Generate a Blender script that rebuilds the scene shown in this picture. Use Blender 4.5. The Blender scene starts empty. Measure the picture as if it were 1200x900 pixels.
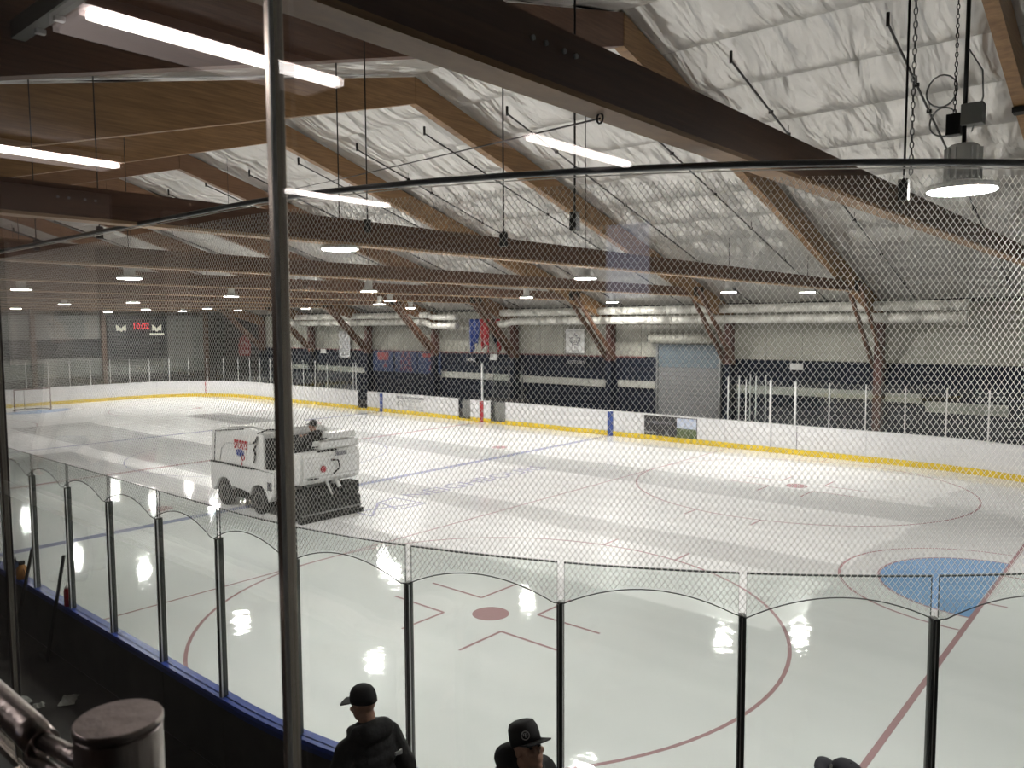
import bpy, bmesh, math, random
from mathutils import Vector, Matrix, noise
random.seed(7)
PI = math.pi
S = bpy.context.scene
C = S.collection

# ---------------------------------------------------------------- camera, world, exposure
CAM = (25.7358, -15.7315, 4.6515)
YAW, PITCH, ROLL = 0.7101, 0.0743, -0.0048
cy, sy, cp, sp = math.cos(YAW), math.sin(YAW), math.cos(PITCH), math.sin(PITCH)
fw = Vector((-sy*cp, cy*cp, -sp)); rt = Vector((cy, sy, 0)); up = rt.cross(fw)
rt, up = rt*math.cos(ROLL)+up*math.sin(ROLL), up*math.cos(ROLL)-rt*math.sin(ROLL)
cd = bpy.data.cameras.new('camera'); cam = bpy.data.objects.new('camera', cd); C.objects.link(cam)
M = Matrix((rt, up, -fw)).transposed().to_4x4(); M.translation = CAM
cam.matrix_world = M
cd.sensor_width = 36; cd.sensor_fit = 'HORIZONTAL'; cd.lens = 918.96/1200*36
cd.clip_start = 0.05; cd.clip_end = 300
cd.dof.use_dof = True; cd.dof.focus_distance = 16; cd.dof.aperture_fstop = 9.0
S.camera = cam
w = bpy.data.worlds.new('world'); S.world = w; w.use_nodes = True
w.node_tree.nodes['Background'].inputs[0].default_value = (.6, .65, .7, 1)
w.node_tree.nodes['Background'].inputs[1].default_value = 0.02
S.view_settings.view_transform = 'Standard'; S.view_settings.look = 'None'
S.view_settings.exposure = 0.0; S.view_settings.gamma = 1
S.view_settings.use_curve_mapping = False
S.cycles.transparent_max_bounces = 32
LAMP_POWER = 420.0        # emission of the high bay lamp discs
TUBE_POWER = 14.0          # emission of the strip lights in the viewing room

# ---------------------------------------------------------------- materials
def mat(name, col, rough=.6, metal=0., spec=.5, noise_amt=0., noise_scale=5., bump=0., bump_scale=20., stretch=(1,1,1), col2=None, emit=None, estr=0.):
    m = bpy.data.materials.new(name); m.use_nodes = True
    nt = m.node_tree; b = nt.nodes['Principled BSDF']
    b.inputs['Base Color'].default_value = (*col, 1)
    b.inputs['Roughness'].default_value = rough; b.inputs['Metallic'].default_value = metal
    b.inputs['Specular IOR Level'].default_value = spec
    g = nt.nodes.new('ShaderNodeNewGeometry'); mp = nt.nodes.new('ShaderNodeMapping')
    mp.inputs['Scale'].default_value = stretch; nt.links.new(g.outputs['Position'], mp.inputs['Vector'])
    n = nt.nodes.new('ShaderNodeTexNoise'); n.inputs['Scale'].default_value = noise_scale; n.inputs['Detail'].default_value = 4
    nt.links.new(mp.outputs[0], n.inputs['Vector'])
    mx = nt.nodes.new('ShaderNodeMix'); mx.data_type = 'RGBA'
    c2 = col2 if col2 else tuple(c*(1-noise_amt) for c in col)
    c1 = col if col2 else tuple(min(1, c*(1+noise_amt*.5)) for c in col)
    mx.inputs[6].default_value = (*c1, 1); mx.inputs[7].default_value = (*c2, 1)
    cr = nt.nodes.new('ShaderNodeMapRange'); cr.inputs[1].default_value = .3; cr.inputs[2].default_value = .7
    nt.links.new(n.outputs[0], cr.inputs[0]); nt.links.new(cr.outputs[0], mx.inputs[0])
    nt.links.new(mx.outputs[2], b.inputs['Base Color'])
    if bump:
        n2 = nt.nodes.new('ShaderNodeTexNoise'); n2.inputs['Scale'].default_value = bump_scale; n2.inputs['Detail'].default_value = 3
        nt.links.new(mp.outputs[0], n2.inputs['Vector'])
        bp = nt.nodes.new('ShaderNodeBump'); bp.inputs['Strength'].default_value = bump; bp.inputs['Distance'].default_value = .02
        nt.links.new(n2.outputs[0], bp.inputs['Height']); nt.links.new(bp.outputs[0], b.inputs['Normal'])
    if emit:
        b.inputs['Emission Color'].default_value = (*emit, 1); b.inputs['Emission Strength'].default_value = estr
    return m

def glass_mat(name, tint, k=1.0, ior=1.5):
    m = bpy.data.materials.new(name); m.use_nodes = True; nt = m.node_tree
    nt.nodes.remove(nt.nodes['Principled BSDF']); out = nt.nodes['Material Output']
    t = nt.nodes.new('ShaderNodeBsdfTransparent'); t.inputs[0].default_value = (*tint, 1)
    g = nt.nodes.new('ShaderNodeBsdfGlossy'); g.inputs['Roughness'].default_value = .0
    # Schlick reflectance, the same from both faces of the sheet
    ge = nt.nodes.new('ShaderNodeNewGeometry'); dt = nt.nodes.new('ShaderNodeVectorMath'); dt.operation = 'DOT_PRODUCT'
    nt.links.new(ge.outputs['Normal'], dt.inputs[0]); nt.links.new(ge.outputs['Incoming'], dt.inputs[1])
    def mth(op, x, y=0.):
        q = nt.nodes.new('ShaderNodeMath'); q.operation = op
        for i_, v_ in enumerate((x, y)):
            if isinstance(v_, (int, float)): q.inputs[i_].default_value = v_
            else: nt.links.new(v_, q.inputs[i_])
        return q.outputs[0]
    f0 = ((ior-1)/(ior+1))**2
    f = mth('ADD', f0, mth('MULTIPLY', 1-f0, mth('POWER', mth('SUBTRACT', 1, mth('ABSOLUTE', dt.outputs['Value'])), 5)))
    ml = nt.nodes.new('ShaderNodeMath'); ml.operation = 'MULTIPLY'; ml.inputs[1].default_value = k
    mx = nt.nodes.new('ShaderNodeMixShader')
    nt.links.new(f, ml.inputs[0]); nt.links.new(ml.outputs[0], mx.inputs[0])
    nt.links.new(t.outputs[0], mx.inputs[1]); nt.links.new(g.outputs[0], mx.inputs[2]); nt.links.new(mx.outputs[0], out.inputs[0])
    return m

def wood(name, c1, c2, horiz=True):
    m = bpy.data.materials.new(name); m.use_nodes = True; nt = m.node_tree; b = nt.nodes['Principled BSDF']
    tc = nt.nodes.new('ShaderNodeTexCoord'); mp = nt.nodes.new('ShaderNodeMapping')
    mp.inputs['Scale'].default_value = (1, .35, 9)      # long grain along the beam (object y), laminations in z
    nt.links.new(tc.outputs['Object'], mp.inputs['Vector'])
    n = nt.nodes.new('ShaderNodeTexNoise'); n.inputs['Scale'].default_value = 3; n.inputs['Detail'].default_value = 8; n.inputs['Roughness'].default_value = .65
    nt.links.new(mp.outputs[0], n.inputs['Vector'])
    mx = nt.nodes.new('ShaderNodeMix'); mx.data_type = 'RGBA'
    mx.inputs[6].default_value = (*c1, 1); mx.inputs[7].default_value = (*c2, 1)
    cr = nt.nodes.new('ShaderNodeMapRange'); cr.inputs[1].default_value = .32; cr.inputs[2].default_value = .68
    nt.links.new(n.outputs[0], cr.inputs[0]); nt.links.new(cr.outputs[0], mx.inputs[0])
    nt.links.new(mx.outputs[2], b.inputs['Base Color']); b.inputs['Roughness'].default_value = .5
    bp = nt.nodes.new('ShaderNodeBump'); bp.inputs['Strength'].default_value = .25; bp.inputs['Distance'].default_value = .01
    nt.links.new(n.outputs[0], bp.inputs['Height']); nt.links.new(bp.outputs[0], b.inputs['Normal'])
    return m

def ice_like(name, col):
    """resurfaced ice: long fresh wet lanes are mirror smooth, the scraped ice between them is dull"""
    m = bpy.data.materials.new(name); m.use_nodes = True; nt = m.node_tree; b = nt.nodes['Principled BSDF']
    L = nt.links.new
    g = nt.nodes.new('ShaderNodeNewGeometry'); sx = nt.nodes.new('ShaderNodeSeparateXYZ'); L(g.outputs['Position'], sx.inputs[0])
    n = nt.nodes.new('ShaderNodeTexNoise'); n.inputs['Scale'].default_value = .35; n.inputs['Detail'].default_value = 3; L(g.outputs['Position'], n.inputs['Vector'])
    def ma(op, a, bb):
        q = nt.nodes.new('ShaderNodeMath'); q.operation = op
        for i, v in enumerate((a, bb)):
            if isinstance(v, (int, float)): q.inputs[i].default_value = v
            else: L(v, q.inputs[i])
        return q.outputs[0]
    yy = ma('ADD', sx.outputs[1], ma('MULTIPLY', ma('SUBTRACT', n.outputs[0], .5), .5))
    xx = ma('ADD', sx.outputs[0], ma('MULTIPLY', ma('SUBTRACT', n.outputs[0], .5), 1.5))
    def step(v, e, wdt=.06):
        q = nt.nodes.new('ShaderNodeMapRange'); q.interpolation_type = 'SMOOTHSTEP'
        q.inputs[1].default_value = e-wdt; q.inputs[2].default_value = e+wdt; L(v, q.inputs[0]); return q.outputs[0]
    def band(a, bb, x0, x1):
        return ma('MULTIPLY', ma('MULTIPLY', step(yy, a), ma('SUBTRACT', 1, step(yy, bb))), ma('MULTIPLY', step(xx, x0), ma('SUBTRACT', 1, step(xx, x1))))
    wet = band(4.05, 6.1, -14, 40)
    for q in ((-3.5, -.25, -15.5, 6.3), (-1.5, -.3, 6.3, 40), (-40, -4.4, -6, 40), (10.3, 40, -40, 40), (-40, 40, 21, 40)):
        wet = ma('MAXIMUM', wet, band(*q))
    nf = nt.nodes.new('ShaderNodeTexNoise'); nf.inputs['Scale'].default_value = 2.2; nf.inputs['Detail'].default_value = 6; nf.inputs['Roughness'].default_value = .7
    mpf = nt.nodes.new('ShaderNodeMapping'); mpf.inputs['Scale'].default_value = (.35, 1.6, 1); L(g.outputs['Position'], mpf.inputs[0]); L(mpf.outputs[0], nf.inputs['Vector'])
    rough = ma('ADD', ma('MULTIPLY', ma('SUBTRACT', 1, wet), .22), ma('MULTIPLY', nf.outputs[0], .09))
    L(ma('MAXIMUM', rough, .03), b.inputs['Roughness'])
    mx = nt.nodes.new('ShaderNodeMix'); mx.data_type = 'RGBA'
    mx.inputs[6].default_value = (*[min(1, c*1.0) for c in col], 1); mx.inputs[7].default_value = (*[c*.86 for c in col], 1)
    L(ma('MULTIPLY', wet, .85), mx.inputs[0])
    m2 = nt.nodes.new('ShaderNodeMix'); m2.data_type = 'RGBA'; m2.blend_type = 'MULTIPLY'
    n3 = nt.nodes.new('ShaderNodeTexNoise'); n3.inputs['Scale'].default_value = .8; n3.inputs['Detail'].default_value = 5; L(mpf.outputs[0], n3.inputs['Vector'])
    r3 = nt.nodes.new('ShaderNodeMapRange'); r3.inputs[1].default_value = .35; r3.inputs[2].default_value = .65; r3.inputs[3].default_value = .93; r3.inputs[4].default_value = 1.0
    L(n3.outputs[0], r3.inputs[0]); m2.inputs[0].default_value = 1
    L(mx.outputs[2], m2.inputs[6]); L(r3.outputs[0], m2.inputs[7]); L(m2.outputs[2], b.inputs['Base Color'])
    b.inputs['IOR'].default_value = 1.33; L(ma('ADD', .12, ma('MULTIPLY', wet, .45)), b.inputs['Specular IOR Level'])
    nb = nt.nodes.new('ShaderNodeTexNoise'); nb.inputs['Scale'].default_value = 4.5; nb.inputs['Detail'].default_value = 4; L(g.outputs['Position'], nb.inputs['Vector'])
    bp = nt.nodes.new('ShaderNodeBump'); bp.inputs['Strength'].default_value = .5; bp.inputs['Distance'].default_value = .006
    L(nb.outputs[0], bp.inputs['Height']); L(bp.outputs[0], b.inputs['Normal'])
    return m

def insulation_mat():
    m = bpy.data.materials.new('white vinyl faced insulation'); m.use_nodes = True; nt = m.node_tree; b = nt.nodes['Principled BSDF']
    L = nt.links.new
    b.inputs['Base Color'].default_value = (.58, .57, .545, 1); b.inputs['Roughness'].default_value = .34; b.inputs['Metallic'].default_value = .62
    g = nt.nodes.new('ShaderNodeNewGeometry'); mp = nt.nodes.new('ShaderNodeMapping'); mp.inputs['Rotation'].default_value = (0, 0, .25); mp.inputs['Scale'].default_value = (1.7, .45, .45)
    L(g.outputs['Position'], mp.inputs[0])
    n = nt.nodes.new('ShaderNodeTexNoise'); n.inputs['Scale'].default_value = 1.25; n.inputs['Detail'].default_value = 3; n.inputs['Roughness'].default_value = .42
    n.inputs['Distortion'].default_value = .4
    L(mp.outputs[0], n.inputs['Vector'])
    v = nt.nodes.new('ShaderNodeTexVoronoi'); v.feature = 'DISTANCE_TO_EDGE'; v.inputs['Scale'].default_value = .9; L(mp.outputs[0], v.inputs['Vector'])
    ad = nt.nodes.new('ShaderNodeMath'); ad.operation = 'MULTIPLY_ADD'; ad.inputs[1].default_value = -.25
    L(v.outputs[0], ad.inputs[0]); L(n.outputs[0], ad.inputs[2])
    bp = nt.nodes.new('ShaderNodeBump'); bp.inputs['Strength'].default_value = 1.0; bp.inputs['Distance'].default_value = .25
    L(ad.outputs[0], bp.inputs['Height']); L(bp.outputs[0], b.inputs['Normal'])
    return m

ICE = ice_like('white resurfaced ice', (.93, .94, .94))
ICE_RED = ice_like('red line under ice', (.52, .32, .335)); ICE_BLUE = ice_like('blue line under ice', (.36, .38, .54))
ICE_GREY = ice_like('grey blue logo under ice', (.42, .42, .60)); ICE_CREASE = ice_like('crease blue under ice', (.27, .47, .78))
BOARD = mat('white board plastic', (.74, .74, .75), .35, noise_amt=.08, noise_scale=6)
YELLOW = mat('yellow kick plate', (.78, .56, .03), .4, noise_amt=.15, noise_scale=4)
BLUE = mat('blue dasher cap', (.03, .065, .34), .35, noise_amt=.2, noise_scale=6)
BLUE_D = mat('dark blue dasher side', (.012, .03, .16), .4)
NAVY = mat('navy wall paint', (.006, .011, .024), .7, spec=.2, noise_amt=.2, noise_scale=2)
CREAM = mat('cream metal wall', (.34, .335, .29), .55, noise_amt=.12, noise_scale=.8)
STRIPE = mat('pale wall stripe', (.40, .40, .365), .5, noise_amt=.1, noise_scale=2)
GREYW = mat('grey wall', (.24, .245, .235), .6, noise_amt=.15, noise_scale=1.2)
DARKW = mat('dark wall', (.03, .03, .032), .7)
ALU = mat('anodised aluminium', (.32, .33, .33), .35, .9)
ALU_L = mat('light aluminium', (.75, .76, .76), .4, .3)
DKMETAL = mat('dark metal', (.03, .03, .03), .4, .6)
POST_M = mat('grey glass post', (.10, .105, .10), .32, .75)
STEEL = mat('brushed stainless steel', (.50, .44, .42), .28, 1., bump=.15, bump_scale=60, stretch=(1, 1, .1))
CHROME = mat('polished edge trim', (.75, .70, .64), .18, 1.)
RUBBER = mat('black rubber', (.012, .012, .012), .7)
FLOORM = mat('dark rubber floor', (.035, .03, .028), .75, noise_amt=.4, noise_scale=3)
CONC = mat('grey concrete', (.14, .135, .13), .8, noise_amt=.2, noise_scale=3)
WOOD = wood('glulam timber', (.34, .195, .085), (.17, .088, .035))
PALEW = wood('timber with painted light', (.62, .44, .28), (.45, .29, .16))  # light on the beam undersides, put into the colour
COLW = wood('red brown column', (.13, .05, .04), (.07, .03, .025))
WOOD_D = wood('dark stained and unlit timber', (.17, .085, .05), (.085, .042, .026))  # own dark stain, and painted shade on one rafter
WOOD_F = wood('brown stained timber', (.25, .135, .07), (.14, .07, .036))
WOOD_X = wood('timber with painted shade', (.12, .058, .030), (.06, .03, .018))  # nearest tie beam only: its lack of light painted into the colour
INS = insulation_mat()
DECK = mat('roof deck', (.10, .10, .10), .8)
DUCT = mat('white spiral duct', (.66, .65, .60), .35, .2, bump=.6, bump_scale=9, stretch=(6, 0, 0))
NETM = mat('white net twine', (.93, .93, .91), .6)
_nt = NETM.node_tree; _b = _nt.nodes['Principled BSDF']; _tr = _nt.nodes.new('ShaderNodeBsdfTranslucent'); _tr.inputs[0].default_value = (.95, .95, .93, 1)
_mx = _nt.nodes.new('ShaderNodeMixShader'); _mx.inputs[0].default_value = .45
_nt.links.new(_b.outputs[0], _mx.inputs[1]); _nt.links.new(_tr.outputs[0], _mx.inputs[2]); _nt.links.new(_mx.outputs[0], _nt.nodes['Material Output'].inputs[0])
RAILM = mat('galvanised pipe', (.16, .165, .17), .4, .7)
PIPEM = mat('sprinkler pipe', (.10, .10, .10), .45, .5)
LAMPBODY = mat('lamp housing', (.80, .80, .78), .4, .2)
LAMPGLOW = mat('lit lamp lens', (.9, .9, .9), .5, emit=(1, .985, .95), estr=LAMP_POWER)
TUBE = mat('lit strip lens', (.9, .9, .9), .5, emit=(1, .93, .90), estr=TUBE_POWER)
GLOW_REFLECTOR = mat('reflector with painted glow', (.7, .6, .58), .5, emit=(1, .86, .82), estr=.55)  # tube light on the reflector, painted as weak emission
SCREEN = mat('lit blue screen', (.2, .2, .3), .4, emit=(.62, .72, 1.), estr=1.1)
TUBEHOUSE = mat('strip light reflector', (.75, .68, .66), .4)
RGLASS = glass_mat('rink glass', (.912, .94, .925), .75)
REDGE = mat('glass cut edge', (.03, .04, .035), .3)
WGLASS = glass_mat('viewing window glass', (.975, .968, .958), 1.15)
WHITE = mat('white machine paint', (.70, .71, .70), .3, noise_amt=.06, noise_scale=4)
WHITE_P = mat('white printed board', (.72, .72, .71), .5)
BLACKP = mat('black print', (.025, .025, .028), .5)
GREYP = mat('grey print', (.16, .16, .18), .5)
REDP = mat('red paint', (.36, .025, .035), .5)
REDP2 = mat('faded red print', (.27, .06, .06), .7)
BLUEP = mat('blue print', (.03, .065, .26), .5)
BLUEB = mat('banner blue', (.016, .035, .10), .7)
SKYP = mat('printed sky', (.35, .43, .62), .5, noise_amt=.5, noise_scale=9, col2=(.7, .72, .78))
GREENP = mat('printed trees', (.06, .09, .04), .5, col2=(.15, .18, .08), noise_scale=9)
ROLL = mat('blue grey roller door', (.13, .17, .20), .5, noise_amt=.1)
ROLL_L = mat('grey roller door', (.20, .205, .21), .5, noise_amt=.1)
SCORE = mat('scoreboard face', (.008, .01, .02), .4)
LED = mat('red led digits', (.2, 0, 0), .5, emit=(1, .01, .03), estr=2.2)
LEDW = mat('lit white logo', (.8, .8, .7), .5, emit=(1, 1, .8), estr=.55)
DIMW = mat('dim white print', (.30, .30, .34), .5)
SKIN = mat('skin', (.42, .24, .17), .5, noise_amt=.1, noise_scale=30)
HAIR = mat('dark hair', (.02, .014, .01), .6)
JACKET = mat('black jacket cloth', (.010, .010, .011), .8, bump=.4, bump_scale=30)
JACKET2 = mat('charcoal jacket cloth', (.013, .013, .015), .8, bump=.4, bump_scale=30)
TROUS = mat('dark trousers', (.02, .022, .03), .8)
CAPM = mat('black cap cloth', (.009, .009, .010), .75)
CAPN = mat('navy cap cloth', (.006, .007, .016), .75)
BADGE = mat('pale stitched badge', (.42, .42, .42), .7)
SHIRT = mat('pale shirt', (.62, .55, .48), .8)
REDPL = mat('red plastic', (.42, .02, .03), .35)
TIRE = mat('tyre rubber', (.02, .02, .02), .75)
HUBM = mat('wheel rim', (.45, .45, .43), .4, .4)
ORANGE = mat('amber plastic', (.45, .20, .05), .4)
PINKW = mat('pale room wall', (.62, .50, .45), .7)
ROOMW = mat('brown room wall', (.11, .075, .06), .8)
ROOMC = mat('dark room ceiling', (.06, .045, .04), .8)
PALE_REFL = mat('painted pale reflection', (.45, .45, .42), .8)  # colour of pale reflections laid on the stand floor

# ---------------------------------------------------------------- helpers
def link(name, me, m=None, parent=None, loc=None, rot=None):
    o = bpy.data.objects.new(name, me); C.objects.link(o)
    if m is not None and me is not None:
        for q in (m if isinstance(m, (list, tuple)) else [m]): me.materials.append(q)
    if parent: o.parent = parent
    if loc is not None: o.location = loc
    if rot is not None: o.rotation_euler = rot
    return o
def obj(name, bm, m, parent=None, loc=None, rot=None, smooth=False):
    me = bpy.data.meshes.new(name); bm.to_mesh(me); bm.free()
    if smooth:
        for p in me.polygons: p.use_smooth = True
    return link(name, me, m, parent, loc, rot)
def tag(o, label=None, cat=None, group=None, kind=None):
    if label: o['label'] = label
    if cat: o['category'] = cat
    if group: o['group'] = group
    if kind: o['kind'] = kind
    return o
def thing(name, label, cat, loc=(0, 0, 0), rz=0, group=None, kind=None):
    o = bpy.data.objects.new(name, None); C.objects.link(o); o.location = loc; o.rotation_euler = (0, 0, rz); o.empty_display_size = .1
    return tag(o, label, cat, group, kind)
def struct(name, parent=None):
    o = bpy.data.objects.new(name, None); C.objects.link(o); o['kind'] = 'structure'
    if parent: o.parent = parent
    return o
def box(bm, x0, x1, y0, y1, z0, z1, mi=0, mtx=None):
    vs = [bm.verts.new(Vector(v)) for v in ((x0, y0, z0), (x1, y0, z0), (x1, y1, z0), (x0, y1, z0), (x0, y0, z1), (x1, y0, z1), (x1, y1, z1), (x0, y1, z1))]
    if mtx:
        for v in vs: v.co = mtx @ v.co
    fs = []
    for q in ((3, 2, 1, 0), (4, 5, 6, 7), (0, 1, 5, 4), (1, 2, 6, 5), (2, 3, 7, 6), (3, 0, 4, 7)):
        f = bm.faces.new([vs[i] for i in q]); f.material_index = mi; fs.append(f)
    return vs, fs
def bx(name, a, b, m, parent=None, bev=0., **k):
    bm = bmesh.new(); box(bm, min(a[0], b[0]), max(a[0], b[0]), min(a[1], b[1]), max(a[1], b[1]), min(a[2], b[2]), max(a[2], b[2]))
    if bev: bmesh.ops.bevel(bm, geom=bm.edges[:], offset=bev, segments=2, affect='EDGES', profile=.5)
    return obj(name, bm, m, parent, **k)
def frame_of(d):
    d = Vector(d).normalized(); a = Vector((0, 0, 1)) if abs(d.z) < .95 else Vector((1, 0, 0))
    u = d.cross(a).normalized(); return u, d.cross(u).normalized()
def tube(bm, pts, r, n=8, cap=True, mi=0):
    pts = [Vector(p) for p in pts]; rings = []
    rr = r if isinstance(r, (list, tuple)) else [r]*len(pts)
    u, v = frame_of(pts[1]-pts[0])
    for i, p in enumerate(pts):
        d = (pts[min(i+1, len(pts)-1)]-pts[max(i-1, 0)]).normalized()
        u = (u-d*u.dot(d)).normalized(); v = d.cross(u)
        rings.append([bm.verts.new(p+(u*math.cos(2*PI*k/n)+v*math.sin(2*PI*k/n))*rr[i]) for k in range(n)])
    for a, b in zip(rings, rings[1:]):
        for k in range(n):
            f = bm.faces.new((a[k], a[(k+1) % n], b[(k+1) % n], b[k])); f.smooth = n > 5; f.material_index = mi
    if cap:
        f = bm.faces.new(rings[0][::-1]); f.material_index = mi; f = bm.faces.new(rings[-1]); f.material_index = mi
def tb(name, pts, r, m, parent=None, n=8, **k):
    bm = bmesh.new(); tube(bm, pts, r, n); return obj(name, bm, m, parent, **k)
def lathe(bm, prof, n=24, c=(0, 0, 0), axis='z', mi=0):
    rings = []
    for r, z in prof:
        ring = []
        for k in range(n):
            a = 2*PI*k/n; p = (r*math.cos(a), r*math.sin(a), z)
            if axis == 'y': p = (p[0], p[2], p[1])
            if axis == 'x': p = (p[2], p[0], p[1])
            ring.append(bm.verts.new(Vector(p)+Vector(c)))
        rings.append(ring)
    for a, b in zip(rings, rings[1:]):
        for k in range(n):
            f = bm.faces.new((a[k], a[(k+1) % n], b[(k+1) % n], b[k])); f.smooth = True; f.material_index = mi
    for ring, rev in ((rings[0], True), (rings[-1], False)):
        f = bm.faces.new(ring[::-1] if rev else ring); f.material_index = mi
    bmesh.ops.recalc_face_normals(bm, faces=bm.faces[:])
def lat(name, prof, m, parent=None, n=24, c=(0, 0, 0), axis='z', **k):
    bm = bmesh.new(); lathe(bm, prof, n, c, axis); return obj(name, bm, m, parent, **k)
def prism(name, poly, a, b, m, parent=None, axis='y', bev=0., **k):
    """poly = list of 2d points; extruded from a to b along the axis"""
    bm = bmesh.new()
    def P(p, t): return {'y': (p[0], t, p[1]), 'x': (t, p[0], p[1]), 'z': (p[0], p[1], t)}[axis]
    A = [bm.verts.new(P(p, a)) for p in poly]; B = [bm.verts.new(P(p, b)) for p in poly]
    bm.faces.new(A); bm.faces.new(B[::-1])
    for i in range(len(poly)):
        j = (i+1) % len(poly); bm.faces.new((A[j], A[i], B[i], B[j]))
    bmesh.ops.recalc_face_normals(bm, faces=bm.faces[:])
    if bev: bmesh.ops.bevel(bm, geom=bm.edges[:], offset=bev, segments=2, affect='EDGES')
    return obj(name, bm, m, parent, **k)
def text(name, s, size, m, parent, loc, rot, depth=.004, sx=1., align='CENTER', spacing=1.):
    cu = bpy.data.curves.new('lettering', 'FONT'); cu.body = s; cu.size = size; cu.extrude = depth; cu.align_x = align; cu.align_y = 'CENTER'; cu.space_character = spacing
    cu.resolution_u = 2
    t = bpy.data.objects.new('tmp', cu); C.objects.link(t)
    me = bpy.data.meshes.new_from_object(t); bpy.data.objects.remove(t)
    me.transform(Matrix.Diagonal((sx, 1, 1, 1)))
    return link(name, me, m, parent, loc, rot)
def flat_poly(name, pts, z0, z1, m, parent):
    return prism(name, pts, z0, z1, m, parent, axis='z')

# rink outline ------------------------------------------------------------
W = 11.9
NEARC, NR = (19.0, -3.7), 8.2
def outline_near(n=14):
    """near side, from far left to the curved right end"""
    pts = [Vector((-20.7, -W))]
    pts.append(Vector((19.0, -W)))
    for i in range(1, n+1):
        a = -PI/2+PI/2*i/n; pts.append(Vector((NEARC[0]+NR*math.cos(a), NEARC[1]+NR*math.sin(a))))
    pts.append(Vector((27.2, 3.7)))
    return pts
def path_near(s):
    """s measured from x=19 on the near side; negative to the left. returns point, tangent, outward normal"""
    if s <= 0: return Vector((19+s, -W)), Vector((1, 0)), Vector((0, -1))
    L = NR*PI/2
    if s <= L:
        a = -PI/2+s/NR; return Vector((NEARC[0]+NR*math.cos(a), NEARC[1]+NR*math.sin(a))), Vector((-math.sin(a), math.cos(a))), Vector((math.cos(a), math.sin(a)))
    return Vector((27.2, -3.7+s-L)), Vector((0, 1)), Vector((1, 0))
FR = 5.5
def path_far(s):
    """s = x along the far side while s > -20.7, then round the far corner and down the far end"""
    if s >= -20.7: 
        if s <= 19: return Vector((s, W)), Vector((1, 0)), Vector((0, 1))
        L = NR*PI/2; t = s-19
        if t <= L:
            a = PI/2-t/NR; return Vector((19+NR*math.cos(a), W-NR+NR*math.sin(a))), Vector((math.sin(a), -math.cos(a))), Vector((math.cos(a), math.sin(a)))
        return Vector((27.2, W-NR-(t-L))), Vector((0, -1)), Vector((1, 0))
    t = -20.7-s; L = FR*PI/2
    if t <= L:
        a = PI/2+t/FR; return Vector((-20.7+FR*math.cos(a), W-FR+FR*math.sin(a))), Vector((math.sin(a), -math.cos(a))), Vector((math.cos(a), math.sin(a)))
    t -= L
    if t <= 2*(W-FR): return Vector((-26.2, W-FR-t)), Vector((0, 1)), Vector((-1, 0))
    t -= 2*(W-FR); a = PI+min(t, L)/FR
    return Vector((-20.7+FR*math.cos(a), -W+FR+FR*math.sin(a))), Vector((math.sin(a), -math.cos(a))), Vector((math.cos(a), math.sin(a)))
def sweep(bm, path, s0, s1, o0, o1, z0, z1, step=.6, mi=0):
    """a slab following the path between offsets o0..o1 (outward) and heights z0..z1"""
    n = max(1, int(abs(s1-s0)/step)); rings = []
    for i in range(n+1):
        p, t, nn = path(s0+(s1-s0)*i/n)
        rings.append([bm.verts.new((p.x+nn.x*o, p.y+nn.y*o, z)) for o, z in ((o0, z0), (o1, z0), (o1, z1), (o0, z1))])
    fs = []
    for a, b in zip(rings, rings[1:]):
        for k in range(4):
            fs.append(bm.faces.new((a[k], a[(k+1) % 4], b[(k+1) % 4], b[k])))
    fs.append(bm.faces.new(rings[0][::-1])); fs.append(bm.faces.new(rings[-1]))
    for f in fs: f.material_index = mi
    bmesh.ops.recalc_face_normals(bm, faces=fs)
    return fs
def sw(name, path, s0, s1, o0, o1, z0, z1, m, parent, step=.6):
    bm = bmesh.new(); sweep(bm, path, s0, s1, o0, o1, z0, z1, step); return obj(name, bm, m, parent)

# ================================================================ STRUCTURE
FRX = [23.2]+[17.2-5.87*k for k in range(8)]            # timber frames
RY, RZ = -2.6, 10.6                                      # ridge (top of rafters)
SL_F, SL_N = .30, .243
def roof_z(y): return RZ-(SL_F*(y-RY) if y > RY else SL_N*(RY-y))
# --- ground slab and ice
flr = bx('floor', (-31, -22, -.30), (31, 16, -.05), CONC); flr['kind'] = 'structure'
ice = struct('floor_ice')
outl = []
for i in range(15): a = -PI/2+PI/2*i/14; outl.append((19+NR*math.cos(a), -3.7+NR*math.sin(a)))
for i in range(15): a = PI/2*i/14; outl.append((19+NR*math.cos(a), 3.7+NR*math.sin(a)))
for i in range(13): a = PI/2+PI/2*i/12; outl.append((-20.7+FR*math.cos(a), 6.4+FR*math.sin(a)))
for i in range(13): a = PI+PI/2*i/12; outl.append((-20.7+FR*math.cos(a), -6.4+FR*math.sin(a)))
flat_poly('ice_sheet', outl, -.05, 0, ICE, ice)
LZ = .0015
def strip(name, p0, p1, wd, m, z=LZ):
    p0, p1 = Vector(p0), Vector(p1); d = (p1-p0).normalized(); n = Vector((-d.y, d.x))*wd/2
    return flat_poly(name, [p0+n, p0-n, p1-n, p1+n], .0002, z, m, ice)
def ring(name, c, r, wd, m, a0=0, a1=2*PI, n=96, z=LZ):
    bm = bmesh.new(); prev = None
    for i in range(n+1):
        a = a0+(a1-a0)*i/n
        q = [bm.verts.new((c[0]+rr*math.cos(a), c[1]+rr*math.sin(a), z)) for rr in (r-wd/2, r+wd/2)]
        if prev: bm.faces.new((prev[0], prev[1], q[1], q[0]))
        prev = q
    return obj(name, bm, m, ice)
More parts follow.
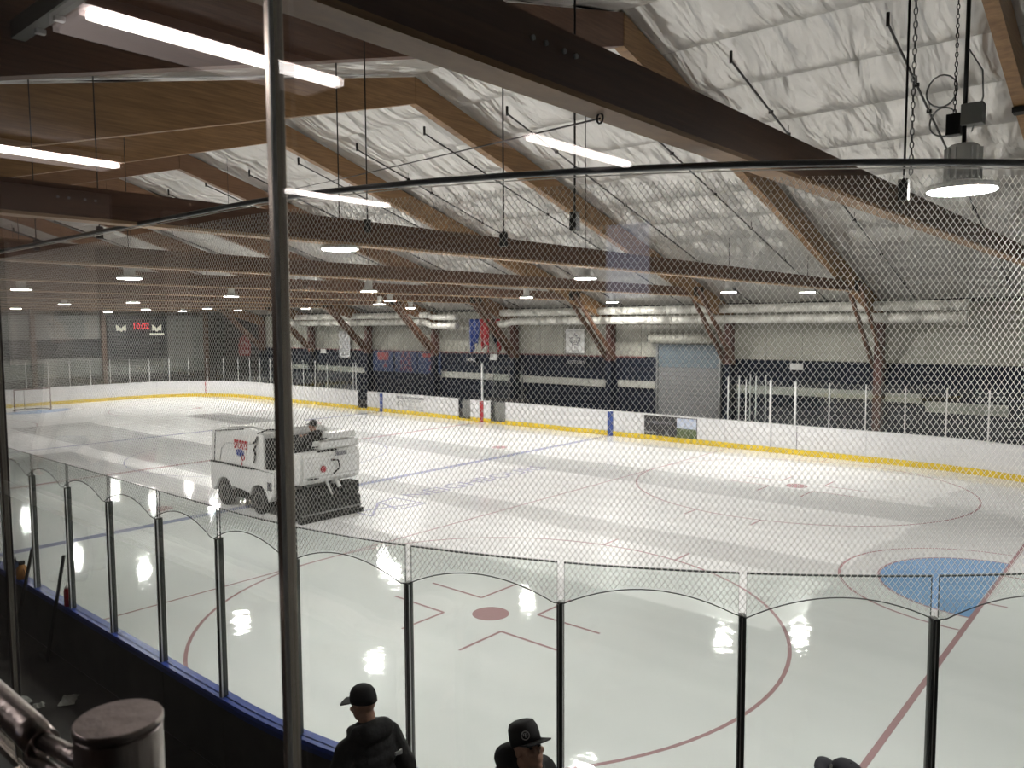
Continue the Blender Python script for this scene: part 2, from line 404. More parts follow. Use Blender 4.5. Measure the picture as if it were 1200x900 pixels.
def disc(name, c, r, m, a0=0, a1=2*PI, n=48, z=LZ):
    return flat_poly(name, [(c[0]+r*math.cos(a0+(a1-a0)*i/n), c[1]+r*math.sin(a0+(a1-a0)*i/n)) for i in range(n+(0 if a1-a0 > 6 else 1))], .0002, z, m, ice)
XB, XG, DX, DY, CR = 7.43, 23.35, 17.38, 6.57, 4.57
for s in (-1, 1):
    strip('blue_line', (s*XB, -W+.02), (s*XB, W-.02), .28, ICE_BLUE)
    yl = W-.9 if s > 0 else W-.75
    strip('goal_line', (s*XG, -yl), (s*XG, yl), .06 if s < 0 else .075, ICE_RED)
    strip('free_play_line', (s*(DX-CR), -W+.02), (s*(DX-CR), W-.02), .05, ICE_RED, .0012)
    a0, a1 = (PI/2, 3*PI/2) if s > 0 else (-PI/2, PI/2)
    disc('crease_paint', (s*XG, 0), 1.83, ICE_CREASE, a0, a1, z=.0009)
    ring('crease_line', (s*XG, 0), 1.83, .05, ICE_RED, a0, a1)
    ring('crease_line', (s*XG, 0), 2.5, .05, ICE_RED, a0, a1)
    for sy in (-1, 1): strip('goal_post_mark', (s*XG, sy*.92), (s*(XG+.35), sy*.92), .05, ICE_RED, .0018)
    for sy in (-1, 1):
        c = (s*DX, sy*DY)
        ring('faceoff_circle', c, CR, .055, ICE_RED); disc('faceoff_spot', c, .3, ICE_RED)
        disc('faceoff_spot', (s*(XB-1.5), sy*DY), .3, ICE_RED)
        for a in (-1, 1):
            for b in (-1, 1):
                k = (c[0]+a*.62, c[1]+b*.45)
                strip('faceoff_mark', k, (k[0]+a*1.2, k[1]), .05, ICE_RED); strip('faceoff_mark', k, (k[0], k[1]+b*.9), .05, ICE_RED, .0013)
                yb = math.sqrt(CR*CR-.85*.85); strip('hash_mark', (c[0]+a*.85, c[1]+b*yb), (c[0]+a*.85, c[1]+b*(yb+.6)), .05, ICE_RED)
strip('centre_line', (0, -W+.02), (0, W-.02), .22, ICE_RED, .0012)
ring('centre_circle', (0, 0), CR, .05, ICE_BLUE); disc('centre_spot', (0, 0), .16, ICE_BLUE)
# sponsor mark and lettering in the ice
for p0, p1 in (((10.06, -3.6), (10.76, -3.6)), ((10.76, -3.6), (9.72, -2.55)), ((9.72, -2.55), (9.60, -1.95)), ((9.56, -1.9), (10.74, -1.8)), ((10.74, -1.8), (10.72, -2.7)), ((9.72, -2.5), (10.7, -2.7)), ((10.06, -3.6), (10.6, -1.85))):
    strip('logo_stroke', p0, p1, .07, ICE_GREY)
text('lettering', 'NEIGHBOURS', .95, ICE_GREY, ice, (9.78, 1.4, .001), (0, 0, PI/2), .0008, 1.02)

# --- outer floors
sf = bx('floor_stands', (-30.5, -15.1, -.05), (19, -11.985, .30), FLOORM)
sf['kind'] = 'structure'
bm = bmesh.new(); sweep(bm, path_near, 0, NR*PI/2+7.3, .085, 3.2, -.04, .30, .5)
o_ = obj('floor_corner', bm, FLOORM); o_['kind'] = 'structure'
rf = bx('floor_room', (17, -21, 2.80), (30.5, -15.2, 3.05), FLOORM); rf['kind'] = 'structure'
bnch = bx('floor_bench', (-20, 12.12, -.05), (19, 15.2, .12), FLOORM); bnch['kind'] = 'structure'

# --- roof: deck, purlin strips and insulation blankets
ce = struct('ceiling')
bm = bmesh.new()
for (ya, yb) in ((RY, 15.6), (-21.5, RY)):
    vs = [bm.verts.new(v) for v in ((-30.5, ya, roof_z(ya)+.13), (30.5, ya, roof_z(ya)+.13), (30.5, yb, roof_z(yb)+.13), (-30.5, yb, roof_z(yb)+.13), (-30.5, ya, roof_z(ya)+.2), (30.5, ya, roof_z(ya)+.2), (30.5, yb, roof_z(yb)+.2), (-30.5, yb, roof_z(yb)+.2))]
    for q in ((0, 1, 2, 3), (7, 6, 5, 4), (0, 4, 5, 1), (1, 5, 6, 2), (2, 6, 7, 3), (3, 7, 4, 0)): bm.faces.new([vs[i] for i in q])
obj('roof_deck', bm, DECK, ce)
BLK = []
LEN, WID = 5.87, 1.56
for v in range(5):
    for side in (0, 1):
        bm = bmesh.new(); nx, ny = 22, 8; g = []
        slope = -SL_F if side == 0 else SL_N
        for i in range(nx+1):
            row = []
            for j in range(ny+1):
                x = i/nx*LEN; y = j/ny*(WID-.014)+.007; e = math.sin(PI*j/ny)**.55; ex = min(1, min(i, nx-i)/2)
                nz = noise.noise(Vector((x*1.1+v*7, y*.6+x*.25, v*3.3)))*.06+noise.noise(Vector((x*2.6+v*5, y*.9+x*.5, v)))*.022
                row.append(bm.verts.new((x, y, y*slope+.085-(.02+.17*(y/WID))*math.sin(PI*y/WID)**.7*(.4+.6*ex)+nz*1.3*e)))
            g.append(row)
        for i in range(nx):
            for j in range(ny):
                f = bm.faces.new((g[i][j], g[i][j+1], g[i+1][j+1], g[i+1][j])); f.smooth = True
        me = bpy.data.meshes.new('insulation_blanket'); bm.to_mesh(me); bm.free(); me.materials.append(INS); BLK.append((side, me))
def blankets():
    xs = sorted(FRX)+[29.1]
    for xi in range(len(xs)-1):
        for side in (0, 1):
            me_s = [m for s_, m in BLK if s_ == side]
            n = 11 if side == 0 else 8
            for j in range(n):
                y = RY+j*WID if side == 0 else RY-(j+1)*WID
                me = me_s[(xi*3+j*2) % 5]
                o = link('insulation_blanket', me, None, ce, (xs[xi], y, roof_z(y)+.0))
blankets()

# --- timber frames
def beam_obj(name, pts, x0, x1, m, parent):      # polygon in (y,z) extruded along x
    return prism(name, pts, x0, x1, m, parent, axis='x')

fr_root = struct('trim_frames')
for k, X in enumerate(FRX):
    hw = .11
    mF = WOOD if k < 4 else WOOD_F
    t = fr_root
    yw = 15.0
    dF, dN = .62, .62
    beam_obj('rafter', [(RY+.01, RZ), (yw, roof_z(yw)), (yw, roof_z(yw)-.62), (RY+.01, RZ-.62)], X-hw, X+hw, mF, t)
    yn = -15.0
    beam_obj('rafter', [(RY-.01, RZ), (yn, roof_z(yn)), (yn, roof_z(yn)-1.14), (RY-.01, RZ-.62)], X-hw, X+hw, WOOD_D if k == 1 else mF, t)  # second frame's near rafter is darker to paint in its unlit state
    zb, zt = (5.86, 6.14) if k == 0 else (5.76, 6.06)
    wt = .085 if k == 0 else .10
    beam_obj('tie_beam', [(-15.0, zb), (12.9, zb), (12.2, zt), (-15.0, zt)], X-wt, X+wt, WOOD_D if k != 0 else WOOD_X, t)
    beam_obj('lit_underside', [(-15.0, zb-.035), (12.9, zb-.035), (12.9, zb-.002), (-15.0, zb-.002)], X-wt-.006, X+wt+.006, WOOD if k == 0 else PALEW, t)  # pale strip paints the light caught under the tie beam
    for d in (-.2, .2):       # knee braces, a plank either side of the column
        beam_obj('knee_brace', [(11.62, 6.02), (11.82, 6.02), (14.95, 3.22), (14.95, 3.0), (14.83, 3.0)], X+d-.045, X+d+.045, WOOD_D if k else WOOD_F, t)
    bx('column', (X-.13, 14.7, 3.0), (X+.13, 15.1, roof_z(14.7)-.6), COLW, t); bx('column_base', (X-.14, 14.69, 0), (X+.14, 15.1, 3.0), NAVY if k > 1 else COLW, t)
    if k == 0: bx('splice_plate', (X-.13, 1.7, roof_z(1.85)-.70), (X+.13, 2.0, roof_z(1.85)-.60), DKMETAL, t)
    # steel plates and bolts at the joint of the rafter and tie
    for d in (-1, 1):
        bm = bmesh.new(); box(bm, X+d*.112-.006, X+d*.112+.006, 11.5, 12.3, 5.75, 6.1); obj('steel_plate', bm, DKMETAL, t)
    bm = bmesh.new()
    for yy in (-12.72, -12.62, -12.47, -12.37): lathe(bm, [(.014, -.012), (.014, .012)], 8, (X+wt, yy, zb+.17), 'x')
    obj('bolt', bm, ALU, t)

# --- far side wall
wf = struct('wall_far')
bx('wall_core', (-30.5, 15.25, -.05), (30.5, 15.5, 5.6), DARKW, wf)
xs = sorted(FRX)
for i in range(len(xs)-1):
    n = 4
    for j in range(n):
        a = xs[i]+(xs[i+1]-xs[i])*j/n; b = xs[i]+(xs[i+1]-xs[i])*(j+1)/n
        if b < -23.9: continue
        bx('upper_panel', (a+.008, 15.17, 3.22), (b-.008, 15.25, 5.5), CREAM, wf)
        bx('lower_panel', (a+.006, 15.14, -.02), (b-.006, 15.25, 3.18), NAVY, wf)
for a, b in ((-29.4, -23.93),):
    bx('lower_panel', (a, 15.14, -.02), (b, 15.25, 5.5), DARKW, wf)
for j in range(4):
    bx('upper_panel', (23.21+j*1.47, 15.17, 3.22), (23.21+j*1.47+1.45, 15.25, 5.5), CREAM, wf)
    bx('lower_panel', (23.21+j*1.47, 15.14, -.02), (23.21+j*1.47+1.45, 15.25, 3.18), NAVY, wf)
bx('red_trim', (-23, 15.10, 3.16), (7.2, 15.17, 3.22), mat('dull red trim', (.16, .05, .05)), wf)
for a, b, z0, z1 in ((-22.5, -18.3, 1.78, 2.12), (-17.7, -12.4, 1.78, 2.12), (-6.0, -.6, 1.78, 2.12), (-.2, 5.1, 1.75, 2.1), (5.75, 7.75, 1.8, 2.12), (11.6, 17.0, 1.83, 2.16), (17.4, 18.6, 1.80, 2.13), (18.75, 21.3, 1.50, 1.88)):
    bx('pale_stripe', (a, 15.05, z0), (b, 15.138, z1), STRIPE, wf)
# --- far end wall
we = struct('wall_end')
bx('wall_core', (-29.95, -15.1, -.05), (-29.6, 15.25, 5.7), DARKW, we)
prism('gable', [(-15.1, 5.7), (15.25, 5.2), (RY, RZ+.1), (-15.1, roof_z(-15.1)+.1)], -29.95, -29.6, WOOD_F, we, axis='x')
for j in range(13):
    a = -15+j*2.3
    if a < 13.0:
        b = min(a+2.28, 13.6)
        bx('end_panel', (-29.6, a, 3.92), (-29.52, b, 5.45), GREYW, we)
        bx('end_panel', (-29.6, a, 2.66), (-29.52, b, 3.90), NAVY if b < 10.8 else GREYW, we)
        bx('end_panel', (-29.6, a, 1.42), (-29.50, b, 2.64), GREYW, we)
bx('dark_doorway', (-29.6, 13.7, 0), (-29.45, 15.2, 5.7), DARKW, we)
for y in (2.1, 6.35, 13.6, -2.2, -7, -11): bx('end_column', (-29.5, y-.13, 0), (-29.2, y+.13, 6.0), WOOD_D, we)
# --- near side: wall of the viewing room (glass, header, base), stands back wall
wn = struct('wall_near')
bx('base_wall', (17, -15.3, -.05), (30.5, -15.14, 2.8), GREYW, wn)
bx('header_wall', (-30.5, -15.3, 6.05), (30.5, -15.14, roof_z(-15.2)+.05), GREYW, wn)
bx('side_wall', (-30.5, -15.3, -.05), (17, -15.14, 6.05), GREYW, wn)
wr = struct('wall_right')
bx('wall_core', (30.5, -21, -.05), (30.7, 15.5, 5.6), GREYW, wr)
prism('gable', [(-21, 5.6), (15.5, 5.2), (RY, RZ+.1), (-21, 5.7)], 30.5, 30.7, GREYW, wr, axis='x')
# viewing room shell
wrm = struct('wall_room')
bx('back_wall', (17, -21, 3.05), (30.5, -20.8, 6.0), ROOMW, wrm)
bx('end_wall', (16.9, -21, 3.05), (17.0, -15.3, 6.0), ROOMW, wrm)
rc = bx('ceiling_room', (17, -21, 5.95), (30.5, -15.3, 6.04), ROOMC); rc['kind'] = 'structure'

# ================================================================ VIEWING WINDOW
GY = -15.13
win = struct('window_1')
mull = [22.40, 23.655, 24.81, 25.97, 27.13, 28.3]
for a, b in zip(mull, mull[1:]):
    bx('pane', (a+.010, GY-.006, 3.62), (b-.010, GY+.006, 6.05), WGLASS, win)
for a in mull:
    if a == 24.81:
        bx('mullion', (a-.006, GY-.012, 3.55), (a+.007, GY+.010, 6.05), mat('bronze mullion', (.80, .72, .64), .25, 1.), win, bev=.002)
        bx('gasket', (a-.014, GY-.004, 3.55), (a-.006, GY+.010, 6.05), BLACKP, win)
        bx('painted_glint', (a+.0072, GY-.0125, 3.55), (a+.0092, GY-.0065, 6.05), ALU_L, win)  # pale strip painted in for rink light on the mullion edge
    else:
        bx('mullion', (a-.004, GY-.008, 3.45), (a+.004, GY+.004, 6.05), CHROME, win, bev=.002)
        bx('gasket', (a-.014, GY-.006, 3.45), (a-.004, GY+.010, 6.05), BLACKP, win)
bx('sill', (22.3, GY-.012, 3.60), (28.6, GY+.012, 3.62), CHROME, win)
for a in mull: bx('bracket', (a-.006, GY-.19, 3.585), (a+.006, GY, 3.60), CHROME, win)

rl = thing('handrail_post', 'round brushed steel handrail post with a flat cap inside the viewing window', 'railing', (24.835, -15.372, 3.05))
lat('post', [(.046, 0), (.046, 1.146), (.0445, 1.150)], STEEL, rl, n=40)
lat('post_cap', [(.0445, 1.1502), (.0470, 1.1512), (.0470, 1.158), (.0455, 1.160)], STEEL, rl, n=40)
tb('rail_tube', [(-3.2, -.02, 1.075), (-.235, -.02, 1.075), (-.19, -.018, 1.068)], .0205, STEEL, rl, n=16)
tb('rail_bracket', [(-.20, -.018, 1.072), (-.12, -.014, 1.080), (-.035, -.008, 1.088)], .011, STEEL, rl, n=12)
tb('rail_bracket', [(-.20, -.030, 1.052), (-.12, -.026, 1.058), (-.035, -.018, 1.064)], .009, STEEL, rl, n=12)

# room furnishing seen in the window's reflection
pw = bx('wall_divider', (7.9+3.6, -20.6, 3.05), (12.0, -20.2, 6.0), PINKW); 
bpy.data.objects.remove(pw)
dv = struct('wall_partition')
bx('pale_panel', (17.2, -17.85, 4.3), (17.35, -17.1, 5.94), PINKW, dv)
bx('soffit', (17.35, -17.85, 5.45), (17.75, -16.6, 5.94), PINKW, dv)
bx('pale_pillar', (17.02, -18.95, 4.2), (17.12, -18.70, 5.94), PINKW, dv)
for (x, y, lab) in ((22.42, -16.42, 'ceiling strip light nearest the window, brightest and highest in the reflection'),
                    (22.42, -19.08, 'ceiling strip light farther into the room behind the brightest one'),
                    (19.56, -16.55, 'ceiling strip light over the left side of the room, low at the left edge'),
                    (19.55, -19.18, 'far ceiling strip light on the left row, reflected beside the window mullion')):
    t = thing('strip_light', lab, 'lamp', (x, y, 5.84), 0, 'strip lights of the viewing room')
    bx('housing', (-.24, -.61, .035), (.10, .61, .08), TUBEHOUSE, t)
    bx('glow_reflector', (-.235, -.60, .012), (.03, .60, .034), GLOW_REFLECTOR, t)  # reflector panel, its light from the tube painted as its own glow
    bx('lens', (.03, -.58, -.005), (.10, .58, .030), TUBE, t, bev=.01)
scr = thing('wall_screen', 'lit pale blue screen on the room back wall, seen reflected in the window', 'screen', (21.8, -20.79, 5.24))
bx('bezel', (-.25, 0, -.36), (.25, .04, .36), BLACKP, scr); bx('lit_face', (-.23, .041, -.34), (.23, .046, .34), SCREEN, scr)

# ================================================================ RINK BOARDS
nb = thing('near_boards', 'near rink boards with blue ledge, grey posts and tall glass panes', 'rink boards', (0, 0, 0))
L = NR*PI/2
nodes = [-26+1.245*i for i in range(0, 99)]
post_s = [-6.55, -5.3, -4.05, -2.83, -1.58, -.36, .88]        # world x = 19+s while s<=0
S0 = -6.58
post_s = []
s = .95
post_s.append(s)
s = -.22
while s > -32: post_s.append(s); s -= 1.243
post_s = sorted(post_s)+[2.17, 3.42, 4.69, 5.98, 7.25, 8.5, 9.7, 10.9, 12.1, 13.4, 14.6, 15.8]
def npt(s, o=0.):
    p, t, n = path_near(s); return p+n*o, t, n
for a, b in zip(post_s, post_s[1:]):
    sw('board_panel', path_near, a+.004, b-.004, .0, .02, .2, 1.03, BOARD, nb, .3)
    sw('kick_plate', path_near, a+.004, b-.004, -.012, .02, .0, .2, YELLOW, nb, .3)
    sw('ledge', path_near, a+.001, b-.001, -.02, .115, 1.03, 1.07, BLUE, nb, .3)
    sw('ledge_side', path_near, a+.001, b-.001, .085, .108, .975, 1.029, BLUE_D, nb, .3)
    sw('back_panel', path_near, a+.003, b-.003, .062, .084, .3, 1.029, FLOORM, nb, .3)
def pane(path, a, b, off, z0, z1, parent, th=.012, step=.3, ends=.035):
    bm = bmesh.new(); fs = sweep(bm, path, a+ends, b-ends, off, off+th, z0, z1, step)
    bmesh.ops.recalc_face_normals(bm, faces=bm.faces[:])
    for f in bm.faces:
        # narrow faces are the cut edges of the sheet
        zs = [v.co.z for v in f.verts]
        if max(zs)-min(zs) < .01: f.material_index = 1
        elif f.calc_area() < (z1-z0)*th*1.6: f.material_index = 1
        f.smooth = False
    return obj('glass_pane', bm, [RGLASS, REDGE], parent)
PANE_TOP = 2.93
for a, b in zip(post_s, post_s[1:]): pane(path_near, a, b, .055, 1.07, PANE_TOP, nb, th=.015, ends=.026)
for a, b in zip(post_s, post_s[1:]): sw('pane_edge', path_near, a+.026, b-.026, .052, .073, PANE_TOP-.004, PANE_TOP+.005, REDGE, nb, .3)
pm = None
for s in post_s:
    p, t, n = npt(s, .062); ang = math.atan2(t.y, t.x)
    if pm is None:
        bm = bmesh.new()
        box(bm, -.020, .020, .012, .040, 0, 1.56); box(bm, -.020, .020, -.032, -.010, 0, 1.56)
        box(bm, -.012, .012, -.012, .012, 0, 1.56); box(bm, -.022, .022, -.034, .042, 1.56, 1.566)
        box(bm, -.0235, -.0202, .020, .034, 0, 1.555, mi=1); box(bm, .004, .010, .0402, .043, 0, 1.555, mi=1); box(bm, .0202, .0235, .0, .034, 0, 1.555, mi=2)  # the pale strips are a highlight painted onto the post
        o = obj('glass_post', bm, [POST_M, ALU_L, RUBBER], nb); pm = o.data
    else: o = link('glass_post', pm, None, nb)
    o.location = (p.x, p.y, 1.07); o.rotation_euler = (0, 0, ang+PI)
# far boards
fb = thing('far_boards', 'far and end rink boards, white with yellow kick plate and thin pale glass posts', 'rink boards', (0, 0, 0))
Ltot_left = -20.7-FR*PI/2-2*(W-FR)-FR*PI/2
gaps = [(-9.46, -8.63), (-1.53, -.71), (.62, 1.56)]
cuts = [Ltot_left+.01]
edges = sorted([x for g in gaps for x in g]+[-27.5, -25.1, -22.7, -20.6, -18.2, -15.8, -13.4, -11.4, -7.43-.12, -7.43+.12, -5.0, -3.3, -.12+.03, .15, 3.0, 5.2, 7.3, 7.58, 8.1, 10.3, 12.6, 14.42, 15.35, 17.7, 20.1, 22.5, 24.9, 27.3, 29.7, 32, 34.5, 38]+[-30+-2.4*i for i in range(10)])
for a, b in zip(edges, edges[1:]):
    mid = (a+b)/2
    if any(g[0]-.01 < mid < g[1]+.01 for g in gaps):
        gm = DARKW if mid < -5 else GREYW
        sw('gate_panel', path_far, a+.01, b-.01, .25, .28, .12, 1.0 if mid > -5 else .5, gm, fb)
        sw('kick_plate', path_far, a, b, -.012, .02, 0, .10, YELLOW, fb, .3)
        continue
    m_ = BOARD
    nm = 'board_panel'
    if abs(mid+7.43) < .1 or abs(mid-7.44) < .1: m_ = BLUEP; nm = 'blue_marker'
    if abs(mid-.03) < .1: m_ = REDP; nm = 'red_marker'
    z0 = .2 if m_ is BOARD else .0
    sw(nm, path_far, a+.004, b-.004, -.006 if m_ is not BOARD else 0, .02, z0, 1.03, m_, fb, .3)
    if m_ is BOARD: sw('kick_plate', path_far, a, b, -.012, .02, 0, .2, YELLOW, fb, .3)
    sw('cap_rail', path_far, a, b, -.01, .15, 1.03, 1.06, BOARD, fb, .3)
sw('goal_line_marker', path_far, -24.45, -24.38, -.008, -.002, .0, 1.03, REDP, fb)
# a door seam and handles
for s in (14.4, 15.35): sw('door_seam', path_far, s-.012, s+.012, -.008, -.001, .0, 1.03, GREYP, fb)
# posts and glass, far side
def fpost(s, z1, r=.02, m=ALU_L, off=.06):
    p, t, n = path_far(s); q = p+n*off
    bm = bmesh.new(); box(bm, -r, r, -.02, .02, 0, z1-1.06)
    o = obj('glass_post', bm, m, fb); o.location = (q.x, q.y, 1.06); o.rotation_euler = (0, 0, math.atan2(t.y, t.x))
right = [13.4, 14.34, 15.25, 16.44, 17.64, 18.86, 20.08, 21.3, 22.5, 23.7, 24.9, 26.1, 27.3, 28.5, 29.7, 31, 32.2, 33.5, 35]
for s in right: fpost(s, 2.62, .038 if s in (14.34, 15.25) else .018)
for a, b in zip(right, right[1:]): pane(path_far, a, b, .055, 1.06, 2.6, fb, ends=.02)
left = [-9.9]
while left[-1] > Ltot_left+8: left.append(left[-1]-1.2)
for s in left: fpost(s, 2.62, .018)
fpost(-9.66, 2.62, .018)
for a, b in zip(left, left[1:]): pane(path_far, b, a, .055, 1.06, 2.6, fb, ends=.02)
# bench glass return at the roller door, timekeeper booth
bb = thing('timekeeper_booth', 'clear glass timekeeper booth with grey counter behind the red centre marker', 'booth', (0, 0, 0))
bx('counter', (-.6, 12.08, 1.06), (2.2, 13.2, 1.10), DARKW, bb)
bx('white_post', (-.06, 11.98, 1.06), (.03, 12.05, 2.85), ALU_L, bb)
for x, y in ((.15, 12.9), (1.2, 12.6), (1.35, 13.4), (-.55, 13.4)): bx('corner_post', (x-.018, y-.018, 0), (x+.018, y+.018, 2.75), ALU, bb)
bm = bmesh.new(); box(bm, .17, 1.18, 12.60, 12.612, 1.1, 2.7); obj('booth_pane', bm, RGLASS, bb)
bm = bmesh.new(); box(bm, -.03, .14, 12.1, 12.112, 1.1, 2.7); obj('booth_pane', bm, RGLASS, bb)
bm = bmesh.new(); box(bm, 1.20, 1.212, 12.62, 13.4, 1.1, 2.7); obj('booth_pane', bm, RGLASS, bb)
bx('door_frame', (.60, 12.06, 0), (.66, 12.12, 1.03), ALU, bb); bx('door_frame', (1.5, 12.06, 0), (1.56, 12.12, 1.03), ALU, bb)
gr = thing('glass_return', 'bench end glass with pale uprights beside the roller door', 'glass', (0, 0, 0))
for x, y in ((12.65, 12.05), (12.7, 12.9), (12.75, 13.8), (13.38, 12.9), (13.38, 13.8)): bx('upright', (x-.02, y-.02, 0), (x+.02, y+.02, 2.7), ALU_L, gr)
for y in (12.08, 12.93): bm = bmesh.new(); box(bm, 12.66, 12.672, y, y+.84, 1.0, 2.65); obj('return_pane', bm, RGLASS, gr)

# adverts on the boards
ad = thing('white_advert', 'white board advert with a grey headline bar and small print', 'sign', (-5.08, W-.004, .60))
bx('sheet', (-1.12, -.006, -.40), (1.12, 0, .40), WHITE_P, ad)
bx('headline_bar', (-1.05, -.009, .22), (1.05, -.006, .34), GREYP, ad)
text('lettering', 'HOME RENOVATIONS', .13, WHITE_P, ad, (0, -.0092, .28), (PI/2, 0, 0), .001, 1.3)
text('lettering', 'KITCHENS & BATHS', .13, GREYP, ad, (.2, -.0062, .11), (PI/2, 0, 0), .001, 1.1)
text('lettering', 'SERVICE', .13, GREYP, ad, (.15, -.0062, -.05), (PI/2, 0, 0), .001, 1.1)
text('lettering', 'CALL FOR A FREE QUOTE', .11, GREYP, ad, (.3, -.0062, -.2), (PI/2, 0, 0), .001, 1.1)
bx('bottom_rule', (-.4, -.008, -.345), (1.05, -.006, -.315), GREYP, ad)
bm = bmesh.new(); tube(bm, [(-.78+.20*math.cos(a*PI/12), -.008, -.10+.20*math.sin(a*PI/12)) for a in range(-2, 18)], .012, 5); obj('round_logo', bm, GREYP, ad)
ad = thing('black_advert', 'black board advert with small white lettering and a landscape picture', 'sign', (10.28, W-.004, .59))
bx('sheet', (-1.18, -.006, -.41), (1.18, 0, .41), BLACKP, ad)
bx('sky_picture', (.30, -.009, -.02), (1.15, -.0061, .38), SKYP, ad); bx('trees_picture', (.30, -.009, -.38), (1.15, -.0061, -.021), GREENP, ad)
text('lettering', 'LANDSCAPING', .17, DIMW, ad, (-.45, -.0062, .14), (PI/2, 0, 0), .001, 1.0)
text('lettering', 'DESIGN & BUILD', .10, WHITE_P, ad, (-.88, -.0062, -.27), (PI/2, 0, 0), .001, .75)
bm = bmesh.new()
for i in range(5):
    a = PI/2+i*2*PI/5; 
    q = [bm.verts.new((-.12+.13*math.cos(a+d)*k, -.008, -.26+.11*math.sin(a+d)*k)) for d, k in ((0, 1), (.35, .5), (0, .15), (-.35, .5))]; bm.faces.new(q)
obj('flower_logo', bm, WHITE_P, ad)

# ================================================================ SAFETY NET above the near glass
NETW, NETH = .0415, .058
net = thing('safety_net', 'white mesh safety net hanging from a curved pipe above the near glass', 'net', (0, 0, 0))
def rail_z(s): return 5.74 if s < 1 else 5.74-.005*min(s-1, 8)
rp = []
s = -13.0
while s < 15: p, t, n = npt(s, .04); rp.append((p.x, p.y, rail_z(s))); s += .5
bm = bmesh.new(); tube(bm, rp, .024, 8); obj('rail_pipe', bm, RAILM, net)
def zlow(s):
    for a, b in zip(post_s, post_s[1:]):
        if a <= s <= b: f = (s-a)/(b-a); return 2.63+.17*(1-(2*f-1)**2)
    return 2.63
hem = []
s = -12.0
while s < 14.4: p, t, n = npt(s, .13); hem.append((p.x, p.y, zlow(s))); s += .0777
bm = bmesh.new(); tube(bm, hem, .0045, 5); obj('hem_cord', bm, mat('dark hem cord', (.10, .10, .10), .6), net)
bm = bmesh.new(); hh = [(x, y, rail_z(0)-.028-.0) for x, y, z in hem]; 
s = -12.0; hh = []
while s < 14.4: p, t, n = npt(s, .07); hh.append((p.x, p.y, rail_z(s)-.045)); s += .3
tube(bm, hh, .004, 4); obj('head_cord', bm, NETM, net)
vs_, fs_ = [], []
def netpoint(u, zz):
    # the sheet leans from the hem to the rail, and the path is followed exactly
    p, t, n = path_near(u); f = (zz-2.63)/3.05
    return Vector((p.x+n.x*(.13-.07*f), p.y+n.y*(.13-.07*f), zz)), t, n
NR_ROWS = int(3.1/(NETH/1)); 
R_ = .0019
def seg(a, ta, b, tb_, flip):
    i = len(vs_)
    d = (b-a).normalized()
    for p, t in ((a, ta), (b, tb_)):
        T = Vector((t.x, t.y, 0)); Nn = T.cross(Vector((0, 0, 1)))
        q = d.cross(Nn).normalized()
        vs_.extend([p+q*R_, p-q*R_*.5+Nn*R_*.87, p-q*R_*.5-Nn*R_*.87])
    fs_.extend([(i, i+1, i+4, i+3), (i+1, i+2, i+5, i+4), (i+2, i, i+3, i+5)])
u = -12.0-3.2
STEP = 6
while u < 14.2:
    for sgn in (1, -1):
        # slope: dz/du = NETH/NETW
        base = u if sgn > 0 else u+3.2
        prev = None; zz = 2.60
        while zz < 5.70:
            uu = base+sgn*(zz-2.60)*NETW/NETH
            if -12.0 < uu < 14.2 and zz >= zlow(uu)-.001 and zz < rail_z(uu)-.03:
                p, t, n = netpoint(uu, zz)
                if prev: seg(prev[0], prev[1], p, t, sgn)
                prev = (p, t)
                zz += .235 if zz > 2.81 else .035
            else:
                if prev: prev = None
                zz += .035
    u += NETW
me = bpy.data.meshes.new('mesh_twine'); me.from_pydata([tuple(v) for v in vs_], [], fs_); 
o = link('mesh_twine', me, NETM, net); o['kind'] = 'stuff'

